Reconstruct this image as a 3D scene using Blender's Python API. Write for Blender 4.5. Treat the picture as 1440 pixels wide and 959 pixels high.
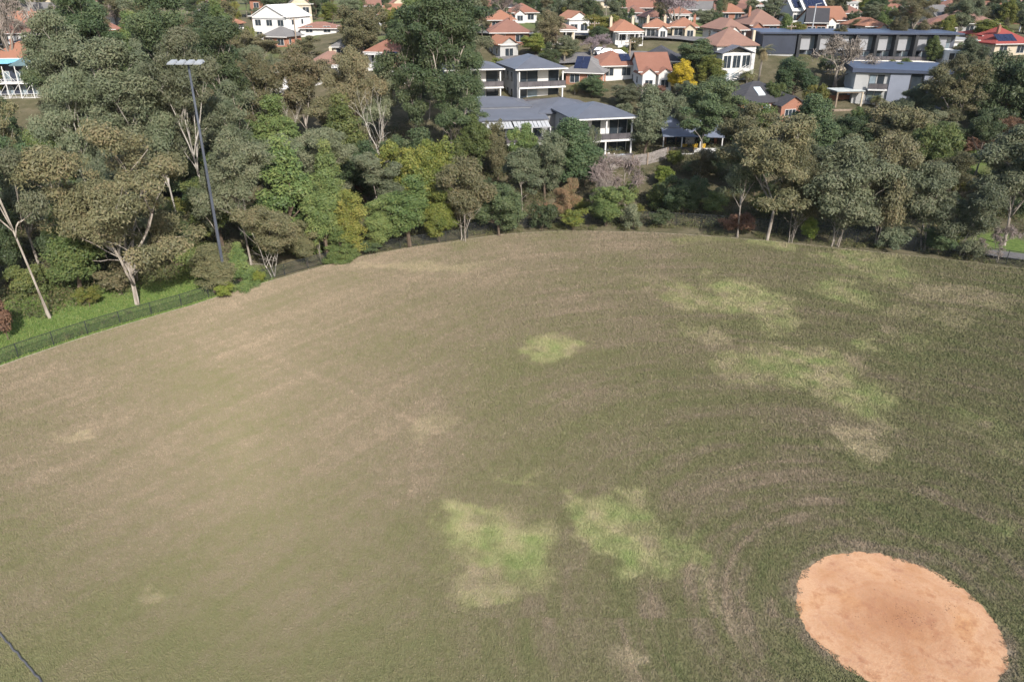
import bpy, math, random
import numpy as np
from mathutils import Vector

# ------------------------------------------------------------------ clear, camera, world, sun, exposure
for o in list(bpy.data.objects):
    bpy.data.objects.remove(o)
S = bpy.context.scene
COL = S.collection
CAM_H = 30.0
PITCH = math.radians(25.6)
FPX = 1065.0                       # focal length in pixels of a 1440 px wide frame
SP, CP = math.sin(PITCH), math.cos(PITCH)

cd = bpy.data.cameras.new("camera")
cd.sensor_width = 36.0
cd.lens = 36.0 * FPX / 1440.0
cd.clip_start = 0.5
cd.clip_end = 6000
cam = bpy.data.objects.new("camera", cd)
COL.objects.link(cam)
cam.location = (0, 0, CAM_H)
cam.rotation_euler = (math.radians(90) - PITCH, 0, 0)
S.camera = cam

SUN_DIR = Vector((-0.361, 0.841, -0.560)).normalized()   # the way the light travels
EL = math.asin(-SUN_DIR.z)
AZ = math.atan2(-SUN_DIR.x, -SUN_DIR.y)                  # from +Y towards +X
w = bpy.data.worlds.new("World")
S.world = w
w.use_nodes = True
wn = w.node_tree
bg = wn.nodes["Background"]
sky = wn.nodes.new("ShaderNodeTexSky")
sky.sky_type = 'NISHITA'
sky.sun_disc = False
sky.sun_elevation = EL
sky.sun_rotation = AZ
sky.air_density = 1.0
sky.dust_density = 1.5
wn.links.new(sky.outputs[0], bg.inputs[0])
bg.inputs[1].default_value = 0.15
sd = bpy.data.lights.new("sun", 'SUN')
sd.energy = 4.2
sd.angle = math.radians(0.5)
sd.color = (1.0, 0.95, 0.89)
sun = bpy.data.objects.new("sun", sd)
COL.objects.link(sun)
sun.rotation_euler = SUN_DIR.to_track_quat('-Z', 'Y').to_euler()
S.view_settings.view_transform = 'Standard'
S.view_settings.look = 'None'
S.view_settings.exposure = 0.52
S.view_settings.gamma = 1.0
S.view_settings.use_curve_mapping = False
S.cycles.max_bounces = 6
S.cycles.transparent_max_bounces = 12
S.cycles.diffuse_bounces = 3
S.cycles.glossy_bounces = 2
S.cycles.transmission_bounces = 3

# ------------------------------------------------------------------ the air: one box of thin haze round everything
def add_haze(density):
    me = bpy.data.meshes.new("haze")
    x, y0, y1, z0, z1 = 2600.0, -320.0, 3300.0, -3.0, 75.0
    me.from_pydata([(-x, y0, z0), (x, y0, z0), (x, y1, z0), (-x, y1, z0), (-x, y0, z1), (x, y0, z1), (x, y1, z1), (-x, y1, z1)], [],
                   [(0, 3, 2, 1), (4, 5, 6, 7), (0, 1, 5, 4), (1, 2, 6, 5), (2, 3, 7, 6), (3, 0, 4, 7)])
    o = bpy.data.objects.new("haze", me); COL.objects.link(o); o["kind"] = "stuff"
    o["label"] = "thin pale haze in the winter air"
    m = bpy.data.materials.new("haze_air"); m.use_nodes = True
    nt = m.node_tree; nt.nodes.clear()
    out = nt.nodes.new("ShaderNodeOutputMaterial"); v = nt.nodes.new("ShaderNodeVolumePrincipled")
    v.inputs["Color"].default_value = (0.86, 0.90, 0.97, 1)
    v.inputs["Density"].default_value = density
    v.inputs["Anisotropy"].default_value = 0.0
    nt.links.new(v.outputs[0], out.inputs["Volume"])
    me.materials.append(m)
add_haze(0.00005)

# ------------------------------------------------------------------ terrain and the way from photo pixels to places
def smooth(a, b, x):
    t = np.clip((np.asarray(x, float) - a) / (b - a), 0, 1)
    return t * t * (3 - 2 * t)

PC = np.array([(0, 0), (99, 0), (106, -0.3), (126, 4), (149, 10), (182, 17), (240, 18.5), (480, 19.2), (1000, 20), (3000, 22)], float)
PL = np.array([(0, 0), (99, 0), (125, 1.2), (155, 4.5), (190, 10), (240, 15.5), (300, 18.3), (480, 19.2), (1000, 20), (3000, 22)], float)

def H(x, y):
    x = np.asarray(x, float); y = np.asarray(y, float)
    t = smooth(-0.42, -0.12, x / np.maximum(y, 1.0))
    r = y
    c = np.interp(r, PC[:, 0], PC[:, 1]); l = np.interp(r, PL[:, 0], PL[:, 1])
    return l * (1 - t) + c * t

def ray(px, py):
    a = (px - 720.0) / FPX; b = (py - 479.5) / FPX
    return np.array([a, CP - b * SP, -SP - b * CP])

def G(px, py):
    """the point of the terrain that shows at pixel px, py"""
    d = ray(px, py)
    lo = 5.0
    t = 5.0
    while t < 4000:
        p = d * t
        if CAM_H + p[2] < float(H(p[0], p[1])):
            break
        lo = t
        t *= 1.01
    hi = t
    for _ in range(30):
        m = (lo + hi) / 2
        p = d * m
        if CAM_H + p[2] < float(H(p[0], p[1])):
            hi = m
        else:
            lo = m
    p = d * hi
    return Vector((p[0], p[1], float(H(p[0], p[1]))))

def P(v):
    """pixel of a point"""
    x, y, z = v[0], v[1], v[2] - CAM_H
    zc = y * CP - z * SP
    yc = y * SP + z * CP
    return 720 + FPX * x / zc, 479.5 - FPX * yc / zc, zc

def height_to(base, ty):
    """height above base whose top shows at row ty"""
    lo, hi = 0.0, 80.0
    for _ in range(30):
        m = (lo + hi) / 2
        if P((base[0], base[1], base[2] + m))[1] > ty:
            lo = m
        else:
            hi = m
    return lo

# numpy value noise
def _hash(ix, iy, seed):
    n = (ix.astype(np.int64) * 374761393 + iy.astype(np.int64) * 668265263 + seed * 982451653) & 0x7fffffff
    n = ((n ^ (n >> 13)) * 1274126177) & 0x7fffffff
    return ((n ^ (n >> 16)) & 0xffff) / 65535.0

def vnoise(x, y, seed=0):
    ix = np.floor(x); iy = np.floor(y)
    fx = x - ix; fy = y - iy
    fx = fx * fx * (3 - 2 * fx); fy = fy * fy * (3 - 2 * fy)
    a = _hash(ix, iy, seed); b = _hash(ix + 1, iy, seed); c = _hash(ix, iy + 1, seed); d = _hash(ix + 1, iy + 1, seed)
    return (a * (1 - fx) + b * fx) * (1 - fy) + (c * (1 - fx) + d * fx) * fy

def fbm(x, y, seed=0, octv=4):
    v = 0; a = 0.5; s = 0
    for k in range(octv):
        v = v + a * vnoise(x, y, seed + k * 17); s += a
        x = x * 2.03 + 11.3; y = y * 2.03 + 5.7; a *= 0.5
    return v / s

# ------------------------------------------------------------------ object helpers
def tag(o, label=None, cat=None, group=None, kind=None):
    if label: o["label"] = label
    if cat: o["category"] = cat
    if group: o["group"] = group
    if kind: o["kind"] = kind
    return o

def empty(name, loc, rz=0.0, label=None, cat=None, group=None):
    o = bpy.data.objects.new(name, None)
    o.empty_display_size = 0.3
    COL.objects.link(o)
    o.location = loc
    o.rotation_euler = (0, 0, rz)
    return tag(o, label, cat, group)

def copy_tree(o, parent=None):
    c = o.copy()
    COL.objects.link(c)
    if parent:
        c.parent = parent
    for ch in o.children:
        copy_tree(ch, c)
    return c

def link(name, me, m=None, parent=None):
    o = bpy.data.objects.new(name, me)
    COL.objects.link(o)
    if m is not None:
        me.materials.append(m)
    if parent:
        o.parent = parent
    return o

def np_mesh(name, verts, faces_n, loops, attrs=None):
    """mesh from arrays; faces_n = vertices in each face (one number)"""
    me = bpy.data.meshes.new(name)
    verts = np.asarray(verts, np.float32)
    loops = np.asarray(loops, np.int32).ravel()
    nf = len(loops) // faces_n
    me.vertices.add(len(verts))
    me.vertices.foreach_set("co", verts.ravel())
    me.loops.add(len(loops))
    me.loops.foreach_set("vertex_index", loops)
    me.polygons.add(nf)
    me.polygons.foreach_set("loop_start", np.arange(nf, dtype=np.int32) * faces_n)
    me.polygons.foreach_set("loop_total", np.full(nf, faces_n, np.int32))
    for k, v in (attrs or {}).items():
        a = me.attributes.new(k, 'FLOAT', 'POINT')
        a.data.foreach_set("value", np.asarray(v, np.float32).ravel())
    me.update(calc_edges=True)
    return me

class MB:
    def __init__(self):
        self.v = []; self.f = []
    def poly(self, *pts):
        i = len(self.v)
        self.v += [tuple(p) for p in pts]
        self.f.append(tuple(range(i, i + len(pts))))
        return self
    def box(self, x0, x1, y0, y1, z0, z1):
        i = len(self.v)
        self.v += [(x0, y0, z0), (x1, y0, z0), (x1, y1, z0), (x0, y1, z0), (x0, y0, z1), (x1, y0, z1), (x1, y1, z1), (x0, y1, z1)]
        for q in ((0, 3, 2, 1), (4, 5, 6, 7), (0, 1, 5, 4), (1, 2, 6, 5), (2, 3, 7, 6), (3, 0, 4, 7)):
            self.f.append(tuple(i + k for k in q))
        return self
    def beam(self, a, b, wd, ht=None):
        a = Vector(a); b = Vector(b); d = (b - a).normalized()
        up = Vector((0, 0, 1)) if abs(d.z) < 0.95 else Vector((0, 1, 0))
        s = d.cross(up).normalized() * wd / 2
        u = s.cross(d).normalized() * (ht or wd) / 2
        i = len(self.v)
        for p in (a, b):
            for q in (-s - u, s - u, s + u, -s + u):
                self.v.append(tuple(p + q))
        for q in ((0, 1, 2, 3), (7, 6, 5, 4), (0, 4, 5, 1), (1, 5, 6, 2), (2, 6, 7, 3), (3, 7, 4, 0)):
            self.f.append(tuple(i + k for k in q))
        return self
    def tube(self, pts, rad, n=8, cap=True):
        pts = [Vector(p) for p in pts]
        i0 = len(self.v)
        for k, p in enumerate(pts):
            d = (pts[min(k + 1, len(pts) - 1)] - pts[max(k - 1, 0)]).normalized()
            ref = Vector((1, 0, 0)) if abs(d.x) < 0.8 else Vector((0, 1, 0))
            a = d.cross(ref).normalized(); b = d.cross(a).normalized()
            r = rad[k] if hasattr(rad, "__len__") else rad
            for j in range(n):
                t = 2 * math.pi * j / n
                self.v.append(tuple(p + (a * math.cos(t) + b * math.sin(t)) * r))
        for k in range(len(pts) - 1):
            for j in range(n):
                a = i0 + k * n + j; b = i0 + k * n + (j + 1) % n
                self.f.append((a, a + n, b + n, b))
        if cap:
            self.f.append(tuple(i0 + j for j in range(n)))
            e = i0 + (len(pts) - 1) * n
            self.f.append(tuple(e + j for j in reversed(range(n))))
        return self
    def hip(self, x0, x1, y0, y1, z, h, ov=0.5, th=0.18):
        x0 -= ov; x1 += ov; y0 -= ov; y1 += ov
        W = x1 - x0; D = y1 - y0
        if W >= D:
            r0 = (x0 + D / 2, (y0 + y1) / 2); r1 = (x1 - D / 2, (y0 + y1) / 2)
        else:
            r0 = ((x0 + x1) / 2, y0 + W / 2); r1 = ((x0 + x1) / 2, y1 - W / 2)
        i = len(self.v)
        self.v += [(x0, y0, z), (x1, y0, z), (x1, y1, z), (x0, y1, z), (x0, y0, z + th), (x1, y0, z + th), (x1, y1, z + th), (x0, y1, z + th),
                   (r0[0], r0[1], z + th + h), (r1[0], r1[1], z + th + h)]
        fs = [(0, 3, 2, 1), (0, 1, 5, 4), (1, 2, 6, 5), (2, 3, 7, 6), (3, 0, 4, 7)]
        if W >= D:
            fs += [(4, 5, 9, 8), (5, 6, 9), (6, 7, 8, 9), (7, 4, 8)]
        else:
            fs += [(4, 5, 8), (5, 6, 9, 8), (6, 7, 9), (7, 4, 8, 9)]
        for q in fs:
            self.f.append(tuple(i + k for k in q))
        return self
    def gable(self, x0, x1, y0, y1, z, h, axis='y', ov=0.45, th=0.16):
        """roof of two sloping slabs; the ridge runs along axis"""
        if axis == 'y':
            xm = (x0 + x1) / 2; k = h / (xm - x0)
            for s in (-1, 1):
                xe = (x0 - ov) if s < 0 else (x1 + ov); ze = z - ov * k
                i = len(self.v)
                for yy in (y0 - ov, y1 + ov):
                    self.v += [(xe, yy, ze), (xm, yy, z + h), (xm, yy, z + h + th), (xe, yy, ze + th)]
                fs = ((0, 1, 2, 3), (7, 6, 5, 4), (0, 4, 5, 1), (3, 2, 6, 7), (0, 3, 7, 4))
                for q in fs:
                    self.f.append(tuple(i + t for t in (q if s < 0 else q[::-1])))
        else:
            ym = (y0 + y1) / 2; k = h / (ym - y0)
            for s in (-1, 1):
                ye = (y0 - ov) if s < 0 else (y1 + ov); ze = z - ov * k
                i = len(self.v)
                for xx in (x0 - ov, x1 + ov):
                    self.v += [(xx, ye, ze), (xx, ym, z + h), (xx, ym, z + h + th), (xx, ye, ze + th)]
                fs = ((0, 1, 2, 3), (7, 6, 5, 4), (0, 4, 5, 1), (3, 2, 6, 7), (0, 3, 7, 4))
                for q in fs:
                    self.f.append(tuple(i + t for t in (q[::-1] if s < 0 else q)))
        return self
    def build(self, name, m, parent=None, smooth_shade=False):
        me = bpy.data.meshes.new(name)
        me.from_pydata(self.v, [], self.f)
        if smooth_shade:
            me.polygons.foreach_set("use_smooth", [True] * len(me.polygons))
        me.update()
        return link(name, me, m, parent)

# ------------------------------------------------------------------ materials
def nodes(name):
    m = bpy.data.materials.new(name)
    m.use_nodes = True
    nt = m.node_tree
    b = nt.nodes["Principled BSDF"]
    b.inputs["Diffuse Roughness"].default_value = 0.8
    return m, nt, b

def mix(nt, fac, a, b):
    n = nt.nodes.new("ShaderNodeMix")
    n.data_type = 'RGBA'
    for sock, v in ((n.inputs[0], fac), (n.inputs[6], a), (n.inputs[7], b)):
        if isinstance(v, bpy.types.NodeSocket):
            nt.links.new(v, sock)
        elif isinstance(v, (int, float)):
            sock.default_value = v
        else:
            sock.default_value = (*v[:3], 1)
    return n.outputs[2]

def ramp(nt, fac, stops):
    n = nt.nodes.new("ShaderNodeValToRGB")
    e = n.color_ramp.elements
    while len(e) < len(stops):
        e.new(0.5)
    for k, (p, c) in enumerate(stops):
        e[k].position = p
        e[k].color = (*c, 1)
    nt.links.new(fac, n.inputs[0])
    return n.outputs[0]

def noise(nt, scale, detail=4, coord="Object", rough=0.6, stretch=None):
    tc = nt.nodes.new("ShaderNodeTexCoord")
    n = nt.nodes.new("ShaderNodeTexNoise")
    n.inputs["Scale"].default_value = scale
    n.inputs["Detail"].default_value = detail
    n.inputs["Roughness"].default_value = rough
    src = tc.outputs[coord]
    if stretch:
        mp = nt.nodes.new("ShaderNodeMapping")
        mp.inputs["Scale"].default_value = stretch
        nt.links.new(src, mp.inputs[0])
        src = mp.outputs[0]
    nt.links.new(src, n.inputs["Vector"])
    return n.outputs["Fac"]

def bump(nt, bs, fac, strength, dist=0.05):
    b = nt.nodes.new("ShaderNodeBump")
    b.inputs["Strength"].default_value = strength
    b.inputs["Distance"].default_value = dist
    nt.links.new(fac, b.inputs["Height"])
    nt.links.new(b.outputs[0], bs.inputs["Normal"])

_mats = {}
def mat(name, c, rough=0.7, var=0.18, scale=1.5, metal=0.0, bmp=0.0, spec=0.3):
    if name in _mats:
        return _mats[name]
    m, nt, bs = nodes(name)
    f = noise(nt, scale, 5)
    lo = [v * (1 - var) for v in c]; hi = [min(v * (1 + var), 0.95) for v in c]
    nt.links.new(ramp(nt, f, [(0.3, lo), (0.7, hi)]), bs.inputs["Base Color"])
    bs.inputs["Roughness"].default_value = rough
    bs.inputs["Metallic"].default_value = metal
    bs.inputs["Specular IOR Level"].default_value = spec
    if bmp:
        bump(nt, bs, f, bmp)
    _mats[name] = m
    return m

def tile_mat(name, c, c2):
    """roof tiles: blotchy courses"""
    if name in _mats:
        return _mats[name]
    m, nt, bs = nodes(name)
    big = noise(nt, 0.5, 4)
    fine = noise(nt, 4.0, 3, stretch=(1.0, 1.0, 3.0))
    tc = nt.nodes.new("ShaderNodeTexCoord")
    wv = nt.nodes.new("ShaderNodeTexWave")
    wv.bands_direction = 'Z'
    wv.inputs["Scale"].default_value = 1.6
    wv.inputs["Distortion"].default_value = 0.4
    nt.links.new(tc.outputs["Object"], wv.inputs["Vector"])
    a = ramp(nt, big, [(0.3, c), (0.7, c2)])
    b = mix(nt, fine, [v * 0.7 for v in c], a)
    d = mix(nt, 0.25, b, mix(nt, wv.outputs["Fac"], [v * 0.55 for v in c], c2))
    nt.links.new(d, bs.inputs["Base Color"])
    bs.inputs["Roughness"].default_value = 0.8
    bs.inputs["Specular IOR Level"].default_value = 0.25
    bump(nt, bs, wv.outputs["Fac"], 0.3, 0.05)
    _mats[name] = m
    return m

def brick_mat(name, c, mortar):
    if name in _mats:
        return _mats[name]
    m, nt, bs = nodes(name)
    tc = nt.nodes.new("ShaderNodeTexCoord")
    mp = nt.nodes.new("ShaderNodeMapping")
    mp.inputs["Rotation"].default_value = (math.radians(90), 0, 0)
    nt.links.new(tc.outputs["Object"], mp.inputs[0])
    br = nt.nodes.new("ShaderNodeTexBrick")
    br.inputs["Scale"].default_value = 3.0
    br.inputs["Color1"].default_value = (*c, 1)
    br.inputs["Color2"].default_value = (*[v * 0.75 for v in c], 1)
    br.inputs["Mortar"].default_value = (*mortar, 1)
    nt.links.new(mp.outputs[0], br.inputs["Vector"])
    nt.links.new(mix(nt, noise(nt, 0.8), br.outputs[0], [v * 0.85 for v in c]), bs.inputs["Base Color"])
    bs.inputs["Roughness"].default_value = 0.85
    _mats[name] = m
    return m

def leaf_mat(name, dark, light, third=None, trans=0.15):
    m, nt, bs = nodes(name)
    at = nt.nodes.new("ShaderNodeAttribute")
    at.attribute_name = "tint"
    oi = nt.nodes.new("ShaderNodeObjectInfo")
    c = ramp(nt, at.outputs["Fac"], [(0.0, dark), (0.6, light), (1.0, third or light)])
    hs = nt.nodes.new("ShaderNodeHueSaturation")
    mr = nt.nodes.new("ShaderNodeMapRange")
    mr.inputs["To Min"].default_value = 0.78
    mr.inputs["To Max"].default_value = 1.30
    nt.links.new(oi.outputs["Random"], mr.inputs[0])
    nt.links.new(mr.outputs[0], hs.inputs["Value"])
    ml = nt.nodes.new("ShaderNodeMath"); ml.operation = 'MULTIPLY'; ml.inputs[1].default_value = 7.31
    fr = nt.nodes.new("ShaderNodeMath"); fr.operation = 'FRACT'
    nt.links.new(oi.outputs["Random"], ml.inputs[0]); nt.links.new(ml.outputs[0], fr.inputs[0])
    m2 = nt.nodes.new("ShaderNodeMapRange")
    m2.inputs["To Min"].default_value = 0.488
    m2.inputs["To Max"].default_value = 0.520
    nt.links.new(fr.outputs[0], m2.inputs[0])
    nt.links.new(m2.outputs[0], hs.inputs["Hue"])
    nt.links.new(c, hs.inputs["Color"])
    bs.inputs["Roughness"].default_value = 0.55
    bs.inputs["Specular IOR Level"].default_value = 0.3
    nt.links.new(hs.outputs[0], bs.inputs["Base Color"])
    tr = nt.nodes.new("ShaderNodeBsdfTranslucent")
    nt.links.new(hs.outputs[0], tr.inputs["Color"])
    mx = nt.nodes.new("ShaderNodeMixShader")
    mx.inputs[0].default_value = trans
    nt.links.new(bs.outputs[0], mx.inputs[1]); nt.links.new(tr.outputs[0], mx.inputs[2])
    nt.links.new(mx.outputs[0], nt.nodes["Material Output"].inputs[0])
    return m

def bark_mat(name, c, c2, stretch=(3, 3, 0.5)):
    m, nt, bs = nodes(name)
    f = noise(nt, 1.2, 4, stretch=stretch)
    nt.links.new(ramp(nt, f, [(0.35, c), (0.65, c2)]), bs.inputs["Base Color"])
    bs.inputs["Roughness"].default_value = 0.8
    bs.inputs["Specular IOR Level"].default_value = 0.2
    bump(nt, bs, f, 0.4, 0.06)
    return m

LEAF = {
    'grey': leaf_mat("leaves_grey_green", (0.085, 0.102, 0.058), (0.140, 0.158, 0.090), (0.175, 0.175, 0.105)),
    'olive': leaf_mat("leaves_olive", (0.088, 0.088, 0.046), (0.146, 0.138, 0.072), (0.185, 0.150, 0.084)),
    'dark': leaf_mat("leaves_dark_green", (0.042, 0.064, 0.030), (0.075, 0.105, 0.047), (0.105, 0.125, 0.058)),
    'green': leaf_mat("leaves_fresh_green", (0.066, 0.098, 0.032), (0.120, 0.158, 0.052), (0.170, 0.188, 0.062)),
    'lime': leaf_mat("leaves_lime", (0.110, 0.150, 0.025), (0.190, 0.230, 0.045), (0.230, 0.240, 0.050)),
    'ygreen': leaf_mat("leaves_yellow_green", (0.080, 0.100, 0.024), (0.150, 0.160, 0.038), (0.200, 0.178, 0.045)),
    'yellow': leaf_mat("blossom_yellow", (0.220, 0.165, 0.020), (0.460, 0.330, 0.030), (0.560, 0.400, 0.035)),
    'rust': leaf_mat("leaves_rust", (0.095, 0.055, 0.038), (0.170, 0.095, 0.062), (0.210, 0.120, 0.075)),
    'orange': leaf_mat("leaves_orange", (0.110, 0.105, 0.050), (0.200, 0.130, 0.075), (0.240, 0.140, 0.085)),
    'palm': leaf_mat("palm_fronds", (0.070, 0.082, 0.032), (0.140, 0.145, 0.060), (0.200, 0.165, 0.085)),
    'twig': leaf_mat("bare_twigs", (0.130, 0.105, 0.088), (0.230, 0.190, 0.165), (0.270, 0.220, 0.195), 0.0),
    'mauve': leaf_mat("mauve_twigs", (0.150, 0.115, 0.125), (0.260, 0.210, 0.225), (0.300, 0.250, 0.260), 0.0),
}
BARK = {
    'pale': bark_mat("pale_gum_bark", (0.17, 0.14, 0.115), (0.38, 0.34, 0.29)),
    'white': bark_mat("white_bark", (0.21, 0.19, 0.165), (0.43, 0.40, 0.35)),
    'brown': bark_mat("brown_bark", (0.075, 0.055, 0.040), (0.150, 0.115, 0.085)),
    'grey': bark_mat("grey_bark", (0.14, 0.12, 0.10), (0.27, 0.24, 0.20)),
}

# ------------------------------------------------------------------ the ground, one sheet to the horizon
def lin(a, b, st):
    return list(np.arange(a, b, st))
gx = np.array(lin(-2400, -400, 160) + lin(-400, -160, 20) + lin(-160, 180, 2.0) + lin(180, 420, 20) + lin(420, 2600, 160))
gy = np.array(lin(-300, 0, 30) + lin(0, 210, 2.0) + lin(210, 500, 12) + lin(500, 3200, 150))
GX, GY = np.meshgrid(gx, gy)
fx, fy = GX.ravel(), GY.ravel()
C0 = np.array([15.5, 29.0])                       # middle of the round field
EDGE = [(0, 515), (60, 494), (120, 474), (200, 450), (270, 430), (400, 390), (500, 363), (570, 350), (640, 340), (700, 331), (760, 326.5), (830, 325.5), (900, 327),
        (1030, 335), (1180, 350), (1300, 362), (1440, 379)]
ang, rad_ = [], []
for q in EDGE:
    d = ray(*q); t = -CAM_H / d[2]; p = d * t
    v = p[:2] - C0
    ang.append(math.atan2(v[1], v[0])); rad_.append(float(np.hypot(*v)))
order = np.argsort(ang)
ang = np.array(ang)[order]; rad_ = np.array(rad_)[order]
def edge_r(a):
    a = np.asarray(a, float)
    a = np.mod(a + math.pi / 2, 2 * math.pi) - math.pi / 2
    A = np.concatenate([[-math.pi / 2], [ang[0] - 0.5], ang, [ang[-1] + 0.5], [1.5 * math.pi]])
    R = np.concatenate([[66], [66], rad_, [66], [66]])
    return np.interp(a, A, R)
def edge_pt(a, off=0.0):
    r = float(edge_r(a)) + off
    return Vector((C0[0] + r * math.cos(a), C0[1] + r * math.sin(a), 0.0))
def edge_off(x, y):
    return np.hypot(x - C0[0], y - C0[1]) - edge_r(np.arctan2(y - C0[1], x - C0[0]))

eo = edge_off(fx, fy)
gz = H(fx, fy) + smooth(4, 25, eo) * (fbm(fx / 9, fy / 9, 3) - 0.5) * 0.9 * smooth(400, 150, fy)
gz = np.where(eo < 1.5, -0.06, gz - 0.02)
# green lawns: behind the left fence, the clearing on the right, the gardens
def blob(px, py, rpx, x, y, asp=2.0):
    c = G(px, py); r = rpx / FPX * P(c)[2]
    return smooth(1.3, 0.7, np.hypot((x - c.x), (y - c.y) / asp) / r + (fbm(x / 2.5, y / 2.5, 9) - .5) * .5)
lawn = np.zeros_like(fx)
for q in ((60, 470, 150), (230, 430, 90), (330, 405, 45), (1315, 205, 60), (1290, 225, 45), (1420, 345, 40), (1000, 225, 18), (1430, 300, 14)):
    lawn = np.maximum(lawn, blob(*q, fx, fy, 1.6))
lawn = np.maximum(lawn, smooth(160, 200, fy) * smooth(0.45, 0.65, fbm(fx / 14, fy / 14, 21)) * 0.6)
n_x = len(gx); n_y = len(gy)
idx = np.arange(n_x * n_y).reshape(n_y, n_x)
quads = np.stack([idx[:-1, :-1], idx[:-1, 1:], idx[1:, 1:], idx[1:, :-1]], -1).reshape(-1, 4)
me = np_mesh("ground", np.stack([fx, fy, gz], 1), 4, quads, {"lawn": lawn})
me.polygons.foreach_set("use_smooth", [True] * len(me.polygons))
m, nt, bs = nodes("ground_soil_and_lawn")
at = nt.nodes.new("ShaderNodeAttribute"); at.attribute_name = "lawn"
n1 = noise(nt, 0.35, 6, "Object"); n2 = noise(nt, 2.2, 5, "Object")
soil = ramp(nt, n1, [(0.3, (0.070, 0.058, 0.038)), (0.5, (0.125, 0.098, 0.066)), (0.72, (0.21, 0.165, 0.12))])
soil = mix(nt, n2, soil, (0.05, 0.058, 0.026))
gr = ramp(nt, n2, [(0.3, (0.055, 0.085, 0.025)), (0.55, (0.100, 0.145, 0.038)), (0.75, (0.150, 0.170, 0.06))])
nt.links.new(mix(nt, at.outputs["Fac"], soil, gr), bs.inputs["Base Color"])
bs.inputs["Roughness"].default_value = 0.95
bs.inputs["Specular IOR Level"].default_value = 0.1
bump(nt, bs, n2, 0.8, 0.15)
tag(link("ground", me, m), kind="structure")

# ------------------------------------------------------------------ the playing field and its grass
MOUND = (20.0, 29.3, 5.0)
def flat(px, py):
    d = ray(px, py); t = -CAM_H / d[2]
    return d[0] * t, d[1] * t
# (px, py, half width px, half height px, greenness, strength) of the worn and the lush patches
PATCH = [(705, 760, 62, 44, 1, .9), (735, 785, 45, 32, 1, .8), (690, 830, 30, 28, .8, .7), (668, 728, 32, 22, 1, .8), (690, 856, 22, 10, .85, .7),
         (855, 722, 55, 30, 1, .85), (895, 755, 55, 34, 1, .9), (950, 778, 48, 22, .9, .7), (820, 705, 26, 16, 1, .7), (735, 668, 26, 7, .9, .45),
         (772, 490, 33, 16, 1, .8), (1050, 420, 52, 22, 1, .85), (975, 418, 40, 14, 1, .6), (1095, 450, 42, 13, .95, .7), (990, 382, 12, 5, 1, .5), (1100, 473, 14, 5, .8, .6),
         (1090, 508, 60, 20, .95, .7), (1140, 522, 62, 26, 1, .85), (1200, 512, 26, 10, .5, .6), (1190, 555, 48, 24, 1, .85), (1228, 585, 30, 18, .95, .75), (1035, 522, 34, 17, .9, .6), (965, 468, 26, 9, .7, .55),
         (1187, 410, 33, 18, 1, .75), (1240, 380, 45, 18, 1, .65), (1210, 365, 55, 9, 1, .6), (1085, 344, 38, 6, 1, .7), (985, 338, 40, 5, .9, .4), (1222, 485, 16, 10, 1, .75),
         (1265, 473, 22, 12, .35, .8), (1203, 620, 30, 23, .1, .85), (1232, 597, 22, 8, .2, .6), (1372, 592, 30, 17, .5, .7), (1350, 582, 16, 8, .9, .6), (1438, 640, 16, 22, .9, .6), (1425, 745, 24, 8, .9, .5),
         (998, 470, 16, 10, .1, .55), (1205, 515, 16, 8, .2, .5), (925, 748, 24, 20, .25, .6), (920, 398, 28, 9, .35, .5),
         (1330, 412, 60, 9, .08, .55), (1380, 425, 50, 8, .05, .5), (1290, 440, 70, 6, .1, .4), (1340, 455, 28, 8, .05, .45),
         (675, 812, 16, 10, .1, .5), (100, 616, 28, 5, .1, .5), (215, 825, 30, 8, .0, .35), (895, 935, 18, 30, .0, .55), (1010, 850, 14, 50, .1, .35), (590, 375, 90, 5, .15, .4), (600, 600, 30, 14, .2, .35),
         (1310, 890, 10, 4, .0, 0)]
PW = []
for (px, py, a, b, gn, st) in PATCH:
    c = flat(px, py); e = flat(px + a, py); t = flat(px, py - b)
    PW.append((c[0], c[1], math.hypot(e[0] - c[0], e[1] - c[1]), math.hypot(t[0] - c[0], t[1] - c[1]), gn, st))

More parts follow.
